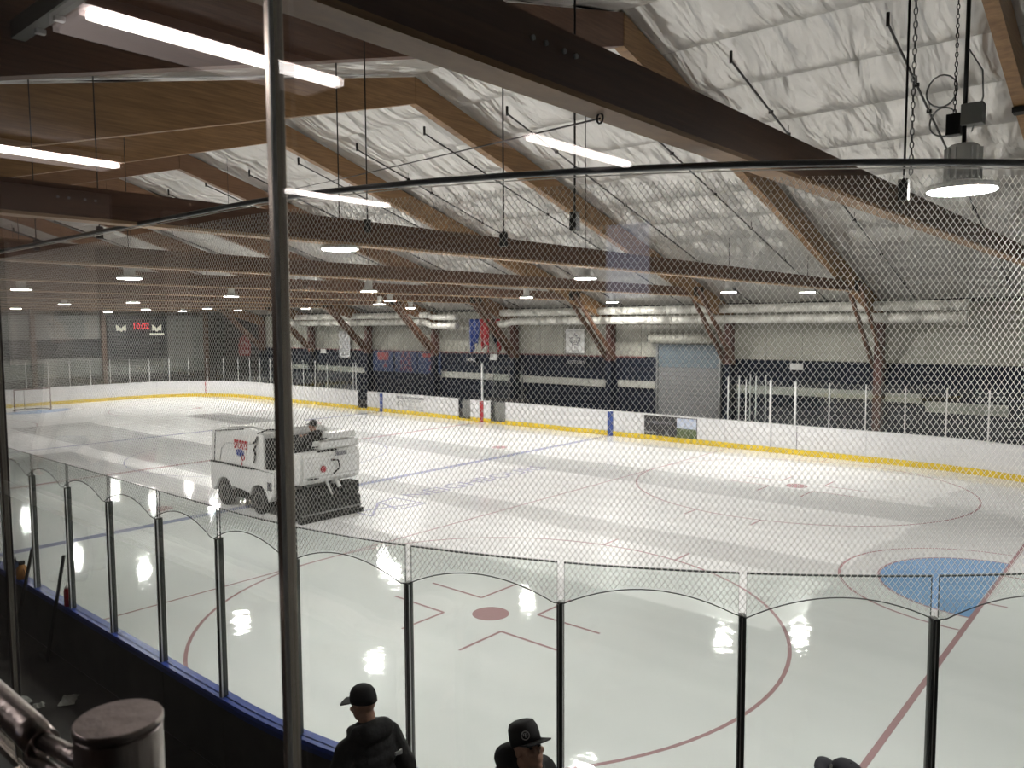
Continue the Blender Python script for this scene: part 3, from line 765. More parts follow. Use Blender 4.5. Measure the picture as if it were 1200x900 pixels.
# ================================================================ LIGHTS
def highbay_parts(t, big=False):
    zt = roof_z(t.location.y)-.1-t.location.z
    return zt
LAMPS = [(24.36, -8.76, 5.67, 'nearest and largest round high bay lamp, behind the net at the upper right'),
 (17.10, -9.20, 5.67, 'large high bay lamp just right of the dark window mullion'),
 (8.77, -8.35, 5.67, 'large high bay lamp above the scoreboard, left of the mullion'),
 (15.60, -1.44, 5.67, 'high bay lamp hanging above the maple leaf poster'),
 (14.54, 7.95, 5.67, 'high bay lamp hanging above the roller door'),
 (16.34, 9.90, 5.67, 'high bay lamp farthest right along the far side'),
 (7.23, 6.63, 5.67, 'high bay lamp hanging over the red centre column'),
 (7.31, 12.2, 5.60, 'small high bay lamp close to the white duct, right of the poster'),
 (1.01, -1.60, 5.67, 'high bay lamp between the scoreboard and the mullion, the larger of two'),
 (7.29, -.77, 5.67, 'high bay lamp right of the mullion, above the white list banner'),
 (.96, 5.46, 5.67, 'upper of two close high bay lamps left of the flags'),
 (-.30, 5.95, 5.56, 'lower of two close high bay lamps left of the flags'),
 (-4.4, 11.4, 5.55, 'small high bay lamp above the hanging flags'),
 (1.82, -8.21, 5.67, 'high bay lamp near the left edge, larger than its neighbours'),
 (-21.81, -1.06, 5.67, 'small high bay lamp at the left edge below a larger one'),
 (-11.92, -2.23, 5.67, 'dim high bay lamp over the goal cage end, left of the scoreboard'),
 (-25.6, 5.2, 5.6, 'tiny high bay lamp just left of the scoreboard top'),
 (-7.63, -1.11, 5.67, 'high bay lamp above the right half of the scoreboard'),
 (-20.09, 5.06, 5.67, 'small high bay lamp low over the right corner of the scoreboard'),
 (-23.76, 9.10, 5.67, 'tiny high bay lamp over the pale wall right of the scoreboard'),
 (-16.07, 6.68, 5.67, 'small high bay lamp over the dark doorway'),
 (-19.35, 10.47, 5.67, 'tiny high bay lamp over the red jersey sign'),
 (-12.89, 10.96, 5.67, 'small high bay lamp directly beside the right edge of the mullion'),
 (24.8, .6, 5.67, 'added high bay lamp, unseen beyond the right edge, filling light over the goal crease'),  # added unseen lamp, fills the light at the right end of the rink
]
for i, (x, y, z, lab) in enumerate(LAMPS):
    t = thing('high_bay_lamp', lab, 'lamp', (x, y, z), 0, 'high bay lamps over the ice')
    if i == 0:
        ph = lat('lens', [(.225, .0), (.235, .004), (.235, .016)], LAMPGLOW, t, n=32)
        ps = lat('shade', [(.25, .010), (.255, .014), (.25, .05), (.16, .07), (.15, .075)], LAMPBODY, t, n=32)
        pb = lat('driver_housing', [(.10, .075), (.115, .08), (.115, .34), (.09, .36), (.02, .37)], LAMPBODY, t, n=14)
        bm = bmesh.new()
        for k in range(14):
            a = 2*PI*k/14; c_, s_ = math.cos(a), math.sin(a)
            box(bm, .112, .135, -.004, .004, .09, .33, mtx=Matrix.Rotation(a, 4, 'Z'))
        pf = obj('cooling_fin', bm, LAMPBODY, t); pf['kind'] = 'stuff'
        tb('rod', [(0, 0, .36), (0, 0, roof_z(y)-z)], .016, DKMETAL, t)
        bx('junction_box', (-.02, -.05, .50), (.13, .07, .66), GREYW, t, bev=.006)
        bx('junction_box', (-.12, -.05, .44), (-.02, .05, .60), DKMETAL, t, bev=.006)
        for (cx_, cz_, r_) in ((-.17, .80, .11), (-.15, .56, .10)):
            tb('cable_loop', [(cx_+r_*math.cos(a*PI/9), .02+.01*math.sin(a), cz_+r_*1.1*math.sin(a*PI/9)) for a in range(19)], .007, ALU, t, n=6)
        tb('cable', [(.0, 0, 1.1), (.11, 0, .9), (.12, 0, .7), (.05, 0, .45)], .006, ALU, t, n=6)
        cz = .62; n_ = 0
        bm = bmesh.new()
        while cz < 3.4:        # hanging chain
            R1 = Matrix.Rotation(PI/2*(n_ % 2), 4, 'Z')
            pts = [Vector((-.07, 0, cz))+R1 @ Vector((.010*math.cos(a*PI/4), 0, .022*math.sin(a*PI/4))) for a in range(9)]
            tube(bm, pts, .0035, 4, cap=False); cz += .036; n_ += 1
        obj('chain', bm, DKMETAL, t)['kind'] = 'stuff'
    else:
        for src in (ph, ps, pb):
            o = src.copy(); C.objects.link(o); o.parent = t
        tb('rod', [(0, 0, .36), (0, 0, max(.5, roof_z(y)-z))], .009, DKMETAL, t, n=6)

# ================================================================ ROOF SERVICES
k = 0
for i in range(len(FRX)-1):
    xa, xb = FRX[i+1], FRX[i]
    for off in (1.45, 4.35):
        x = xa+off; k += 1
        where = {0: 'nearest bay, upper right', 1: 'second bay from the right', 2: 'third bay from the right'}.get(i)
        lab = f"sprinkler pipe under the insulation, {('left' if off < 2 else 'right')} of two in the " + (where or f"{['', '', '', 'fourth', 'fifth', 'sixth', 'seventh', 'eighth'][i]} bay from the right")
        t = thing('sprinkler_pipe', lab, 'pipe', (0, 0, 0), 0, 'sprinkler branch pipes')
        drop = .20
        tb('pipe_run', [(x, -.8, roof_z(-.8)-drop), (x, 13.8, roof_z(13.8)-drop)], .022, PIPEM, t)
        tb('end_elbow', [(x, -.8, roof_z(-.8)-drop+.18), (x, -.8, roof_z(-.8)-drop-.05)], .032, DKMETAL, t)
        for y in (1.2, 2.2, 4.6, 7.0, 9.6, 12.2):
            bm = bmesh.new(); box(bm, x-.045, x+.045, y-.025, y+.025, roof_z(y)-drop-.035, roof_z(y)-drop+.035); tube(bm, [(x, y, roof_z(y)-drop), (x, y, roof_z(y))], .008, 4)
            obj('pipe_clamp', bm, DKMETAL, t)
        tb('pipe_run', [(x, -4.6, roof_z(-4.6)-drop), (x, -14.2, roof_z(-14.2)-drop)], .018, ALU_L, t)
# long conduit along the ridge side of the near slope
t = thing('steel_channel', 'grey steel channel with bolted clips at the top left corner', 'channel', (0, 0, 0))
bx('channel', (5, -13.06, 7.34), (21.5, -12.94, 7.50), GREYW, t)
for x in (17.75, 18.2, 16.9): bx('clip', (x-.03, -13.0, 7.30), (x+.03, -12.92, 7.34), ALU_L, t)
t = thing('stay_cable', 'thin dark cable slung from an eye bolt under the nearest tie beam', 'cable', (0, 0, 0))
tb('cable_run', [(23.2, -12.02, 5.80), (17.1, -9.0, 6.66), (11.0, -5.8, 7.60), (5.4, -2.3, 8.7)], .006, DKMETAL, t, n=5)
bm = bmesh.new(); tube(bm, [(23.2+.02*math.cos(a*PI/5), -12.02, 5.80+.028*math.sin(a*PI/5)) for a in range(11)], .006, 5); obj('eye_bolt', bm, DKMETAL, t)
RODS = [(24.26, -10.0, 5.56, 9.0, 'chain and rod hanging to a black winch block left of the nearest lamp', True),
        (20.71, -10.0, 5.50, 9.0, 'suspension rod crossing the pipe near the middle of the net', False),
        (18.67, -10.0, 5.80, 9.0, 'suspension rod beside the second timber peak', False),
        (22.21, -10.9, 5.45, 9.0, 'suspension rod right of the centre, under the white wall reflection', False),
        (24.95, -9.4, 5.40, 9.0, 'suspension rod near the right edge of the view', False),
        (16.2, -11.9, 5.76, 8.6, 'suspension rod left of the dark mullion', False),
        (14.2, -11.9, 5.76, 8.6, 'suspension rod at the far left by the strip lights', False)]
for x, y, z0, z1, lab, ch in RODS:
    t = thing('suspension_rod', lab, 'rod', (x, y, z0), 0, 'rods hanging from the roof')
    tb('rod', [(0, 0, 0), (0, 0, min(roof_z(y), z1)-z0)], .008, DKMETAL, t, n=6)
    bx('end_block', (-.03, -.03, -.09), (.03, .03, .05), DKMETAL, t, bev=.005)
    if ch:
        bm = bmesh.new(); cz = .1; n_ = 0
        while cz < 2.8:
            R1 = Matrix.Rotation(PI/2*(n_ % 2), 4, 'Z')
            pts = [Vector((.035, .02, cz))+R1 @ Vector((.012*math.cos(a*PI/4), 0, .026*math.sin(a*PI/4))) for a in range(9)]
            tube(bm, pts, .0038, 4, cap=False); cz += .043; n_ += 1
        obj('chain', bm, ALU, t)['kind'] = 'stuff'

# ================================================================ DUCTS, ROLLER DOOR, WALL SIGNS
def duct(lab, x0, x1, z, r, y=13.75, jog=None):
    t = thing('white_duct', lab, 'duct', (0, 0, 0))
    x = x0; 
    while x < x1-.05:
        b = min(x+1.2, x1)
        bm = bmesh.new(); tube(bm, [(x+.004, y, z), (b-.004, y, z)], r, 20); obj('duct_section', bm, DUCT, t)
        bm = bmesh.new(); tube(bm, [(b-.03, y, z), (b+.03, y, z)], r+.012, 20); obj('duct_joint', bm, DUCT, t); x = b
    return t
t = duct('lower white duct along the far wall, right of the flags', .9, 20.2, 4.86, .17)
bm = bmesh.new(); tube(bm, [(.9, 13.75, 4.86), (.4, 13.75, 4.84), (0, 13.75, 4.74), (-.5, 13.75, 4.72)], .17, 16); obj('duct_elbow', bm, DUCT, t)
duct('upper white duct along the far wall, right of the flags', -.6, 20.2, 5.28, .17)
t = duct('lower white duct along the far wall, left of the flags', -19, -6.2, 4.86, .17)
bm = bmesh.new(); tube(bm, [(-6.2, 13.75, 4.86), (-5.8, 13.75, 4.84), (-5.3, 13.75, 4.68), (-3.4, 13.75, 4.66)], .17, 16); obj('duct_elbow', bm, DUCT, t)
t = duct('upper white duct along the far wall, left of the flags', -19, -5.6, 5.24, .17)
bm = bmesh.new(); tube(bm, [(-5.6, 13.75, 5.24), (-5.3, 13.75, 5.12), (-3.4, 13.75, 5.1)], .15, 16); obj('duct_elbow', bm, DUCT, t)

dr = thing('roller_door', 'large blue grey roller door with a pale coil box', 'door', (9.38, 15.0, 0))
for j in range(19):
    z0 = j*.2; mm = ROLL if z0 >= 2.75 else ROLL_L
    bx('slat', (-1.50, -.02, z0+.006), (1.50, .02, z0+.194), mm, dr)
for s_ in (-1, 1): bx('guide_rail', (s_*1.50-.05, -.06, 0), (s_*1.50+.05, .05, 3.85), ALU, dr)
bm = bmesh.new(); tube(bm, [(-1.72, -.25, 4.08), (1.62, -.25, 4.08)], .25, 20); obj('coil_box', bm, CREAM, dr)
bx('bottom_bar', (-1.5, -.03, -.0), (1.5, .03, .006), DKMETAL, dr)
bx('motor_box', (-1.88, -.3, 3.9), (-1.72, -.12, 4.25), DKMETAL, dr)

def leaf_pts(s):
    P = [(0, 1), (.17, .68), (.36, .78), (.30, .36), (.46, .50), (.56, .38), (.86, .44), (.72, .10), (.84, .0), (.42, -.36), (.48, -.56), (.04, -.48), (.04, -.95)]
    return [(x*s, z*s) for x, z in P]+[(-x*s, z*s) for x, z in P[::-1][:-1]]
sg = thing('maple_leaf_poster', 'white poster with a dark maple leaf outline on the cream wall', 'poster', (3.32, 15.02, 3.9))
bx('sheet', (-.55, 0, -.58), (.55, .03, .58), WHITE_P, sg)
bx('frame', (-.58, .005, -.61), (.58, .028, .61), GREYP, sg)
lp = leaf_pts(.40)
prism('leaf', lp, -.006, 0, GREYP, sg); prism('leaf_inner', [(x*.74, z*.74) for x, z in lp], -.010, -.0062, WHITE_P, sg)
text('lettering', 'LEARN TO SKATE', .10, GREYP, sg, (0, -.004, .48), (PI/2, 0, 0), .002, 1.1)
text('lettering', 'Skate', .24, BLACKP, sg, (0, -.014, -.02), (PI/2, 0, 0), .002)
text('lettering', 'CANADA', .09, GREYP, sg, (0, -.004, -.48), (PI/2, 0, 0), .002)
def plate(name, s, x, z, size, lab, bg=None, w_=.5, h_=.16, fg=WHITE_P):
    t = thing(name, lab, 'sign', (x, 15.02, z))
    if bg: bx('plate', (-w_, .0, -h_), (w_, .03, h_), bg, t)
    else: bx('plate', (-w_, .0, -h_), (w_, .03, h_), NAVY, t)
    if s: text('lettering', s, size, fg, t, (0, -.003, 0), (PI/2, 0, 0), .002, 1.0)
plate('bench_sign', 'VISITORS', 3.38, 2.86, .26, 'white VISITORS lettering on the navy wall under the maple leaf poster', w_=.62)
plate('bench_sign', 'HOME', -3.63, 2.80, .24, 'small white HOME lettering below the blue flag', w_=.42)
plate('notice_plate', '', -1.98, 3.0, .2, 'pale notice plate under the right flag', WHITE_P, .26, .16, GREYP)
plate('notice_plate', '', 14.1, 2.98, .15, 'pale notice plate on the navy wall above the right glass', WHITE_P, .26, .13, GREYP)
plate('notice_plate', '', -16.9, 3.05, .11, 'small pale notice plate left of the white list banner', WHITE_P, .3, .14, GREYP)
lb = thing('list_banner', 'long white banner of printed names hanging by the left duct', 'banner', (-14.55, 14.95, 3.53))
bx('cloth', (-.55, -.01, -.84), (.55, .01, .84), mat('grey white banner cloth', (.50, .50, .51), .8), lb)
text('lettering', '7', .5, GREYP, lb, (.05, -.012, .55), (PI/2, 0, 0), .001)
for c_ in (-.3, 0, .3):
    for r_ in range(7): bx('printed_line', (c_-.11, -.013, .12-r_*.13), (c_+.11, -.0101, .15-r_*.13), GREYP, lb)
bnn = [(-10.9, 'S', '1', 'left blue wall banner with a faded red top and number'), (-8.85, 'A', '8', 'middle blue wall banner with red stacked lettering'), (-6.87, '7', '7', 'right blue wall banner with a red numeral below a red bar')]
for i, (x, a_, b_, lab) in enumerate(bnn):
    t = thing('team_banner', lab, 'banner', (x, 15.0, 2.55), 0, 'blue banners on the far wall')
    bx('cloth', (-.95, -.01, -.62), (.95, .02, .62), BLUEB, t)
    if i == 0: bx('red_top', (-.5, -.013, .08), (.5, -.0105, .55), REDP2, t); text('lettering', 'A', .5, REDP2, t, (.2, -.013, -.25), (PI/2, 0, 0), .001)
    if i == 1:
        text('lettering', 'AA', .55, REDP2, t, (0, -.013, .36), (PI/2, 0, 0), .001, 1.3); text('lettering', 'ICE', .48, REDP2, t, (0, -.013, -.02), (PI/2, 0, 0), .001, 1.4); text('lettering', '1998', .42, REDP2, t, (0, -.013, -.40), (PI/2, 0, 0), .001, 1.3)
    if i == 2: bx('red_top', (-.6, -.013, .32), (.7, -.0105, .55), REDP2, t); text('lettering', '7', .9, REDP2, t, (.15, -.013, -.15), (PI/2, 0, 0), .001, 1.2)
rs = thing('jersey_sign', 'round topped red sign on the dark wall above the corner glass', 'sign', (-26.6, 15.10, 3.25))
prism('plate', [(-.75, -.7), (.75, -.7), (.85, 0), (.6, .62), (0, .8), (-.6, .62), (-.85, 0)], -.01, .03, REDP2, rs)
text('lettering', 'CO-OP', .42, WHITE_P, rs, (0, -.013, -.45), (PI/2, 0, 0), .001, .9)
bm = bmesh.new(); tube(bm, [(.45*math.cos(a*PI/10), -.02, -.12+.42*math.sin(a*PI/10)) for a in range(11)], .035, 5); obj('white_arc', bm, BADGE, rs)

# flags hanging from angled poles
def flag(x, lab, cols, wd, h=1.75, seed=0):
    t = thing('hanging_flag', lab, 'flag', (x, 14.2, 5.0), 0, None)
    tb('flag_pole', [(0, .95, -.35), (0, 0, .02)], .015, ALU_L, t)
    bm = bmesh.new(); nx, nz = 18, 14; g = []
    for i in range(nx+1):
        row = []
        for j in range(nz+1):
            f = i/nx; v = j/nz; wv = wd*(1-.35*v)
            row.append(bm.verts.new(((f-.5)*wv, .10*math.sin(f*14+seed+v*2)+.05*v, -v*h*(.86+.14*math.sin(f*5+seed)))))
        g.append(row)
    for i in range(nx):
        for j in range(nz):
            fc = bm.faces.new((g[i][j], g[i][j+1], g[i+1][j+1], g[i+1][j])); fc.smooth = True
            fc.material_index = cols(i/nx, j/nz)
    o = obj('flag_cloth', bm, [BLUEP, REDP, WHITE_P, NAVY], t)
    md = o.modifiers.new('thick', 'SOLIDIFY'); md.thickness = .008
flag(-2.62, 'blue flag hanging in folds under the left duct end', lambda f, v: 0 if not (f > .8 and v > .93) else 1, .85, seed=1)
flag(-1.80, 'red and white maple flag hanging in folds beside the blue flag', lambda f, v: 2 if .28 < f < .5 and v > .25 else 1, .75, seed=2.5)
flag(-1.02, 'narrow navy and red flag at the right of the flag group', lambda f, v: 3 if f < .45 else 1, .62, h=1.7, seed=4)

# scoreboard
sb = thing('scoreboard', 'dark scoreboard with red lit digits and two pale logos on the end wall', 'scoreboard', (-29.15, 8.6, 3.95), PI/2)
bx('cabinet', (-2.03, 0, -1.48), (2.03, .25, 1.5), SCORE, sb, bev=.02)
text('clock_digits', '10:02', .62, LED, sb, (.18, -.012, .78), (PI/2, 0, 0), .01, .85)
text('lettering', 'PERIOD', .16, mat('dim red print', (.35, .05, .06), .5), sb, (.18, -.012, 1.18), (PI/2, 0, 0), .004)
for cx_, mm in ((-1.15, DIMW), (1.28, LEDW)):
    prism('winged_logo', [(-.32, -.15), (-.34, .28), (-.16, .18), (0, .02), (.16, .18), (.34, .28), (.32, -.15), (.14, -.12), (0, -.22), (-.14, -.12)], -.014, -.001, LEDW, sb, loc=(cx_, 0, .62))
text('lettering', 'WASHBURNS', .17, DIMW, sb, (-1.15, -.012, .22), (PI/2, 0, 0), .004)
bx('lit_bar', (.78, -.012, .16), (1.78, -.001, .30), LEDW, sb)
text('lettering', 'HOME', .16, DIMW, sb, (-1.2, -.012, -.30), (PI/2, 0, 0), .004)
text('lettering', 'GUEST', .16, DIMW, sb, (1.35, -.012, -.25), (PI/2, 0, 0), .004)
text('lettering', 'MORE ALUM', .27, DIMW, sb, (.12, -.012, -.42), (PI/2, 0, 0), .004, 1.0)
hb = thing('heater_box', 'boxy grey unit heater hung at the far left above the goal', 'heater', (-29.0, -1.2, 6.9))
bx('case', (0, -1.3, -.5), (.7, 1.3, .55), GREYW, hb, bev=.03)
for j in range(10): bx('louver', (.7, -1.2, -.42+j*.09), (.73, 1.2, -.38+j*.09), ALU_L, hb)

# goal cage
gc = thing('goal_cage', 'far goal with thin dark red posts and sagging mesh', 'goal', (-XG, 0, 0))
tb('post_frame', [(0, -.915, 0), (0, -.915, 1.22), (0, .915, 1.22), (0, .915, 0)], .042, mat('dark red goal pipe', (.10, .01, .015), .4), gc, n=8)
tb('base_frame', [(0, -.915, .03), (-.9, -.75, .03), (-1.05, 0, .03), (-.9, .75, .03), (0, .915, .03)], .03, DKMETAL, gc)
tb('back_stay', [(-.55, -.25, 1.2), (-1.0, -.1, .05)], .02, DKMETAL, gc); tb('back_stay', [(-.55, -.25, 1.2), (0, -.25, 1.2)], .02, DKMETAL, gc)
bm = bmesh.new()
for i in range(15):
    y = -.9+i*.129; tube(bm, [(0, y, 1.2), (-.5, y*.85, 1.15), (-.98, y*.82, .05)], .006, 3, cap=False)
for j in range(9):
    f = j/8; x = -.5-.48*f; z = 1.15-1.1*f; tube(bm, [(0, -.9, z), (x, -.76, z), (x, .76, z), (0, .9, z)], .006, 3, cap=False)
obj('netting', bm, NETM, gc)['kind'] = 'stuff'

# ================================================================ FIGURES
def ball(bm, c, r, rot=None, n=14):
    r = r if isinstance(r, (list, tuple)) else (r, r, r)
    m = Matrix.Translation(c) @ (rot.to_4x4() if rot else Matrix()) @ Matrix.Diagonal((*r, 1))
    bmesh.ops.create_uvsphere(bm, u_segments=n, v_segments=n-4, radius=1, matrix=m)
def limb(bm, p0, r0, p1, r1, n=12):
    p0, p1 = Vector(p0), Vector(p1)
    ball(bm, p0, r0, n=10); ball(bm, p1, r1, n=10); tube(bm, [p0, p1], [r0, r1], n)
def chain_(bm, pts, rs):
    for i in range(len(pts)-1): limb(bm, pts[i], rs[i], pts[i+1], rs[i+1])
def soft(name, bm, m, parent, vox, it=4):
    bmesh.ops.recalc_face_normals(bm, faces=bm.faces[:])
    o = obj(name, bm, m, parent)
    r = o.modifiers.new('fuse', 'REMESH'); r.mode = 'VOXEL'; r.voxel_size = vox; r.use_smooth_shade = True
    q = o.modifiers.new('relax', 'SMOOTH'); q.iterations = it; q.factor = .5
    return o
def person(name, label, loc, face, lean=0., head_yaw=0., head_pitch=0., hands=None, jacket=JACKET, cap=CAPM, hood=True, shirt=False, seated=False, scale=1., cap_logo=None, hair=False, logo=None, flatcap=False, brim_up=0., feet=True):
    """faces local +y; feet at z=0; lean tips the upper body forward from the hips"""
    t = thing(name, label, 'person', loc, face)
    t.scale = (scale,)*3
    hip = Vector((0, 0, .93))
    if seated: hip = Vector((0, 0, .50))
    RL = Matrix.Rotation(-lean, 3, 'X')
    def U(x, y, z):             # a point of the upper body given for the upright pose, z measured from the ground for a standing figure
        return hip+RL @ Vector((x, y, z-.93))
    neck = U(0, .0, 1.49); hc = U(0, .025, 1.53)+Vector((0, .02, .125))
    RH = Matrix.Rotation(head_yaw, 3, 'Z') @ Matrix.Rotation(-head_pitch, 3, 'X')
    def H(x, y, z): return hc+RH @ Vector((x, y, z))
    # --- body: one continuous skin
    bm = bmesh.new()
    chain_(bm, [U(0, 0, .95), U(0, .0, 1.15), U(0, .0, 1.36), neck], [.12, .11, .12, .060])
    limb(bm, neck, .062, H(0, -.02, -.06), .060)
    ball(bm, H(0, -.015, .035), (.076, .096, .092), RH); ball(bm, H(0, .03, -.045), (.058, .062, .072), RH)      # cranium, jaw
    ball(bm, H(0, .072, -.098), (.024, .02, .018), RH)                                                            # chin
    limb(bm, H(0, .083, .015), .009, H(0, .106, -.022), .013)                                                     # nose
    ball(bm, H(0, .086, -.055), (.024, .012, .008), RH); ball(bm, H(0, .084, -.069), (.021, .012, .008), RH)      # lips
    for sx in (-1, 1):
        ball(bm, H(sx*.03, .080, .030), (.024, .012, .008), RH)        # brow
        ball(bm, H(sx*.043, .066, -.018), (.022, .022, .02), RH)       # cheek
        ball(bm, H(sx*.077, -.008, -.005), (.010, .022, .034), RH)     # ear
    if hands is None: hands = [((-.27, .02, 1.12), (-.27, .12, .88)), ((.27, .02, 1.12), (.27, .12, .88))]
    wr = []
    for i, sx in enumerate((-1, 1)):
        sh = U(sx*.175, 0, 1.40); el, ha = Vector(hands[i][0]), Vector(hands[i][1]); wr.append((sh, el, ha))
        chain_(bm, [U(sx*.09, 0, 1.40), sh, el, ha], [.07, .055, .042, .028])
        d = (ha-el).normalized(); side = d.cross(Vector((0, 0, 1)))
        side = side.normalized() if side.length > .1 else Vector((1, 0, 0)); side = side*(-sx)
        nrm = d.cross(side).normalized()
        if nrm.z < 0: nrm = -nrm
        palm = ha+d*.05; limb(bm, ha+d*.01, .024, palm, .030); ball(bm, palm+side*.014, .024); ball(bm, palm-side*.014, .024)
        for f, (o_, ln) in enumerate(((.030, .072), (.010, .082), (-.011, .076), (-.030, .058))):
            b0 = palm+side*o_+d*.022; b1 = b0+d*ln*.5-nrm*.006; b2 = b1+d*ln*.32-nrm*ln*.28; b3 = b2+d*ln*.08-nrm*ln*.25
            chain_(bm, [b0, b1, b2, b3], [.0105, .0095, .0088, .008])
        th = palm+side*.026-d*.02; chain_(bm, [th, th+side*.022+d*.022-nrm*.004, th+side*.026+d*.05-nrm*.012], [.013, .011, .0095])
    for sx in (-1, 1):
        kn = Vector((sx*.11, .02, .49)) if not seated else Vector((sx*.13, .44, .50))
        an = Vector((sx*.12, -.02, .09)) if not seated else Vector((sx*.13, .42, .10))
        chain_(bm, [hip+Vector((sx*.09, 0, -.02)), kn, an], [.085, .055, .04])
        limb(bm, an-Vector((0, 0, .03)), .045, an+Vector((0, .15, -.055)), .034)
    body = soft('body', bm, SKIN, t, .008, 3)
    # eyes
    bm = bmesh.new()
    for sx in (-1, 1): ball(bm, H(sx*.030, .078, .008), (.012, .010, .006), RH, 10)
    obj('eyes', bm, HAIR, t, smooth=True)
    # --- jacket
    bm = bmesh.new()
    for z, rx, ry in ((.86, .19, .14), (1.0, .19, .145), (1.15, .20, .15), (1.30, .215, .155), (1.39, .205, .14)): ball(bm, U(0, -.005, z), (rx, ry, .12), RL)
    limb(bm, U(0, -.005, 1.40), .14, U(0, .0, 1.48), .10)
    for i, sx in enumerate((-1, 1)):
        sh, el, ha = wr[i]
        chain_(bm, [U(sx*.10, 0, 1.405), sh, el, el+(ha-el)*.93], [.095, .088, .066, .048])
    if hood:
        chain_(bm, [U(-.10, -.03, 1.50), U(-.065, -.10, 1.51), U(.065, -.10, 1.51), U(.10, -.03, 1.50)], [.055, .075, .075, .055])
        chain_(bm, [U(-.105, -.02, 1.50), U(-.085, .07, 1.49), U(.085, .07, 1.49), U(.105, -.02, 1.50)], [.045, .040, .040, .045])
    soft('jacket', bm, SHIRT if shirt else jacket, t, .012, 6)
    if logo:
        p = U(.125, -.172, 1.33); bx_ = bmesh.new(); box(bx_, -.027, .027, -.006, .006, -.011, .011); box(bx_, .005, .03, -.0065, .0065, -.016, .016)
        o = obj('jacket_logo', bx_, BADGE, t, loc=p)
    # --- trousers and shoes
    bm = bmesh.new()
    ball(bm, hip+Vector((0, 0, -.03)), (.17, .13, .13))
    for sx in (-1, 1):
        kn = Vector((sx*.11, .02, .49)) if not seated else Vector((sx*.13, .44, .50))
        an = Vector((sx*.12, -.02, .10)) if not seated else Vector((sx*.13, .42, .12))
        chain_(bm, [hip+Vector((sx*.09, 0, -.02)), kn, an], [.105, .075, .06])
    soft('trousers', bm, TROUS, t, .014, 4)
    bm = bmesh.new()
    for sx in (-1, 1):
        an = Vector((sx*.12, -.02, .05)) if not seated else Vector((sx*.13, .42, .05))
        limb(bm, an, .05, an+Vector((0, .17, -.008)), .042)
    soft('shoes', bm, RUBBER, t, .012, 2)
    # --- head wear
    if hair:
        bm = bmesh.new(); ball(bm, H(0, -.03, .048), (.084, .098, .092), RH); ball(bm, H(0, -.07, -.02), (.07, .05, .07), RH); soft('hair', bm, HAIR, t, .008, 3)
    else:
        bm = bmesh.new(); n = 28; rows = []
        prof = [(.0, .142), (.035, .138), (.062, .122), (.079, .096), (.086, .062), (.0865, .030)] if not flatcap else [(.0, .158), (.045, .157), (.070, .148), (.084, .118), (.088, .075), (.088, .030)]
        for k_, (rr, zz) in enumerate(prof):
            row = []
            for a in range(n):
                th = 2*PI*a/n; x = rr*math.cos(th)*.96; y = rr*math.sin(th)*1.16-.012
                z = zz-(.012*math.cos(th+PI/2) if k_ == len(prof)-1 else 0)
                row.append(bm.verts.new(H(x, y, z)))
            rows.append(row)
        for a_, b_ in zip(rows, rows[1:]):
            for k_ in range(n):
                f = bm.faces.new((a_[k_], b_[k_], b_[(k_+1) % n], a_[(k_+1) % n])); f.smooth = True
        bmesh.ops.remove_doubles(bm, verts=bm.verts[:], dist=.0005)
        cp_ = obj('cap', bm, cap, t); sd = cp_.modifiers.new('thick', 'SOLIDIFY'); sd.thickness = .004; sd.offset = 1
        bm = bmesh.new(); nb_ = 12; q = []
        for a in range(nb_+1):
            th = PI*.12+PI*.76*a/nb_
            i_ = H(.085*math.cos(th), .098*math.sin(th)-.012, .034); cu_ = (0 if flatcap else -.018)*abs(math.cos(th))*1.2
            e_ = H(.092*math.cos(th), .095+.075*math.sin(th)**.6, .030+brim_up+cu_)
            q.append((bm.verts.new(i_), bm.verts.new(e_)))
        for a_, b_ in zip(q, q[1:]): f = bm.faces.new((a_[0], b_[0], b_[1], a_[1])); f.smooth = True
        br = obj('cap_brim', bm, cap, cp_); sd = br.modifiers.new('thick', 'SOLIDIFY'); sd.thickness = .005
        tb('cap_button', [H(0, -.012, prof[0][1]-.002), H(0, -.012, prof[0][1]+.008)], .008, cap, cp_)
        if cap_logo:
            ang_, zz_, r_ = cap_logo; bm = bmesh.new()
            d = Vector((math.cos(ang_), math.sin(ang_), .12)).normalized(); c_ = Vector((.084*math.cos(ang_), .100*math.sin(ang_)-.012, zz_)); u, v = frame_of(d)
            for ri, ro in ((r_*.78, r_), (0.0, r_*.18)):
                pr_ = None
                for a in range(25):
                    th = 2*PI*a/24; e = u*math.cos(th)+v*math.sin(th)
                    k2 = [bm.verts.new(H(*(c_+e*rr+d*(.007)))) for rr in (ri, ro)]
                    if pr_ and (ri > 0 or True):
                        try: bm.faces.new((pr_[0], pr_[1], k2[1], k2[0]))
                        except ValueError: pass
                    pr_ = k2
            for off in (-.4, 0, .4):
                a_ = c_+v*r_*.5*(1 if off == 0 else .2)+u*r_*off; b_ = c_-v*r_*.55+u*r_*off
                tube(bm, [H(*(a_+d*.007)), H(*(b_+d*.007))], r_*.11, 5)
            lo = obj('cap_badge', bm, BADGE, cp_); sd = lo.modifiers.new('thick', 'SOLIDIFY'); sd.thickness = .002
    return t
FZ = .30
person('person', 'man in black hooded jacket and black cap, back turned, left of a glass post', (21.57, -12.40, FZ+.06), math.radians(90-4), lean=.08, head_yaw=.15, head_pitch=.18,
       hands=[((-.33, .02, 1.10), (-.16, .22, 1.00)), ((.33, .02, 1.10), (.16, .22, 1.00))], logo=True, scale=1.0)
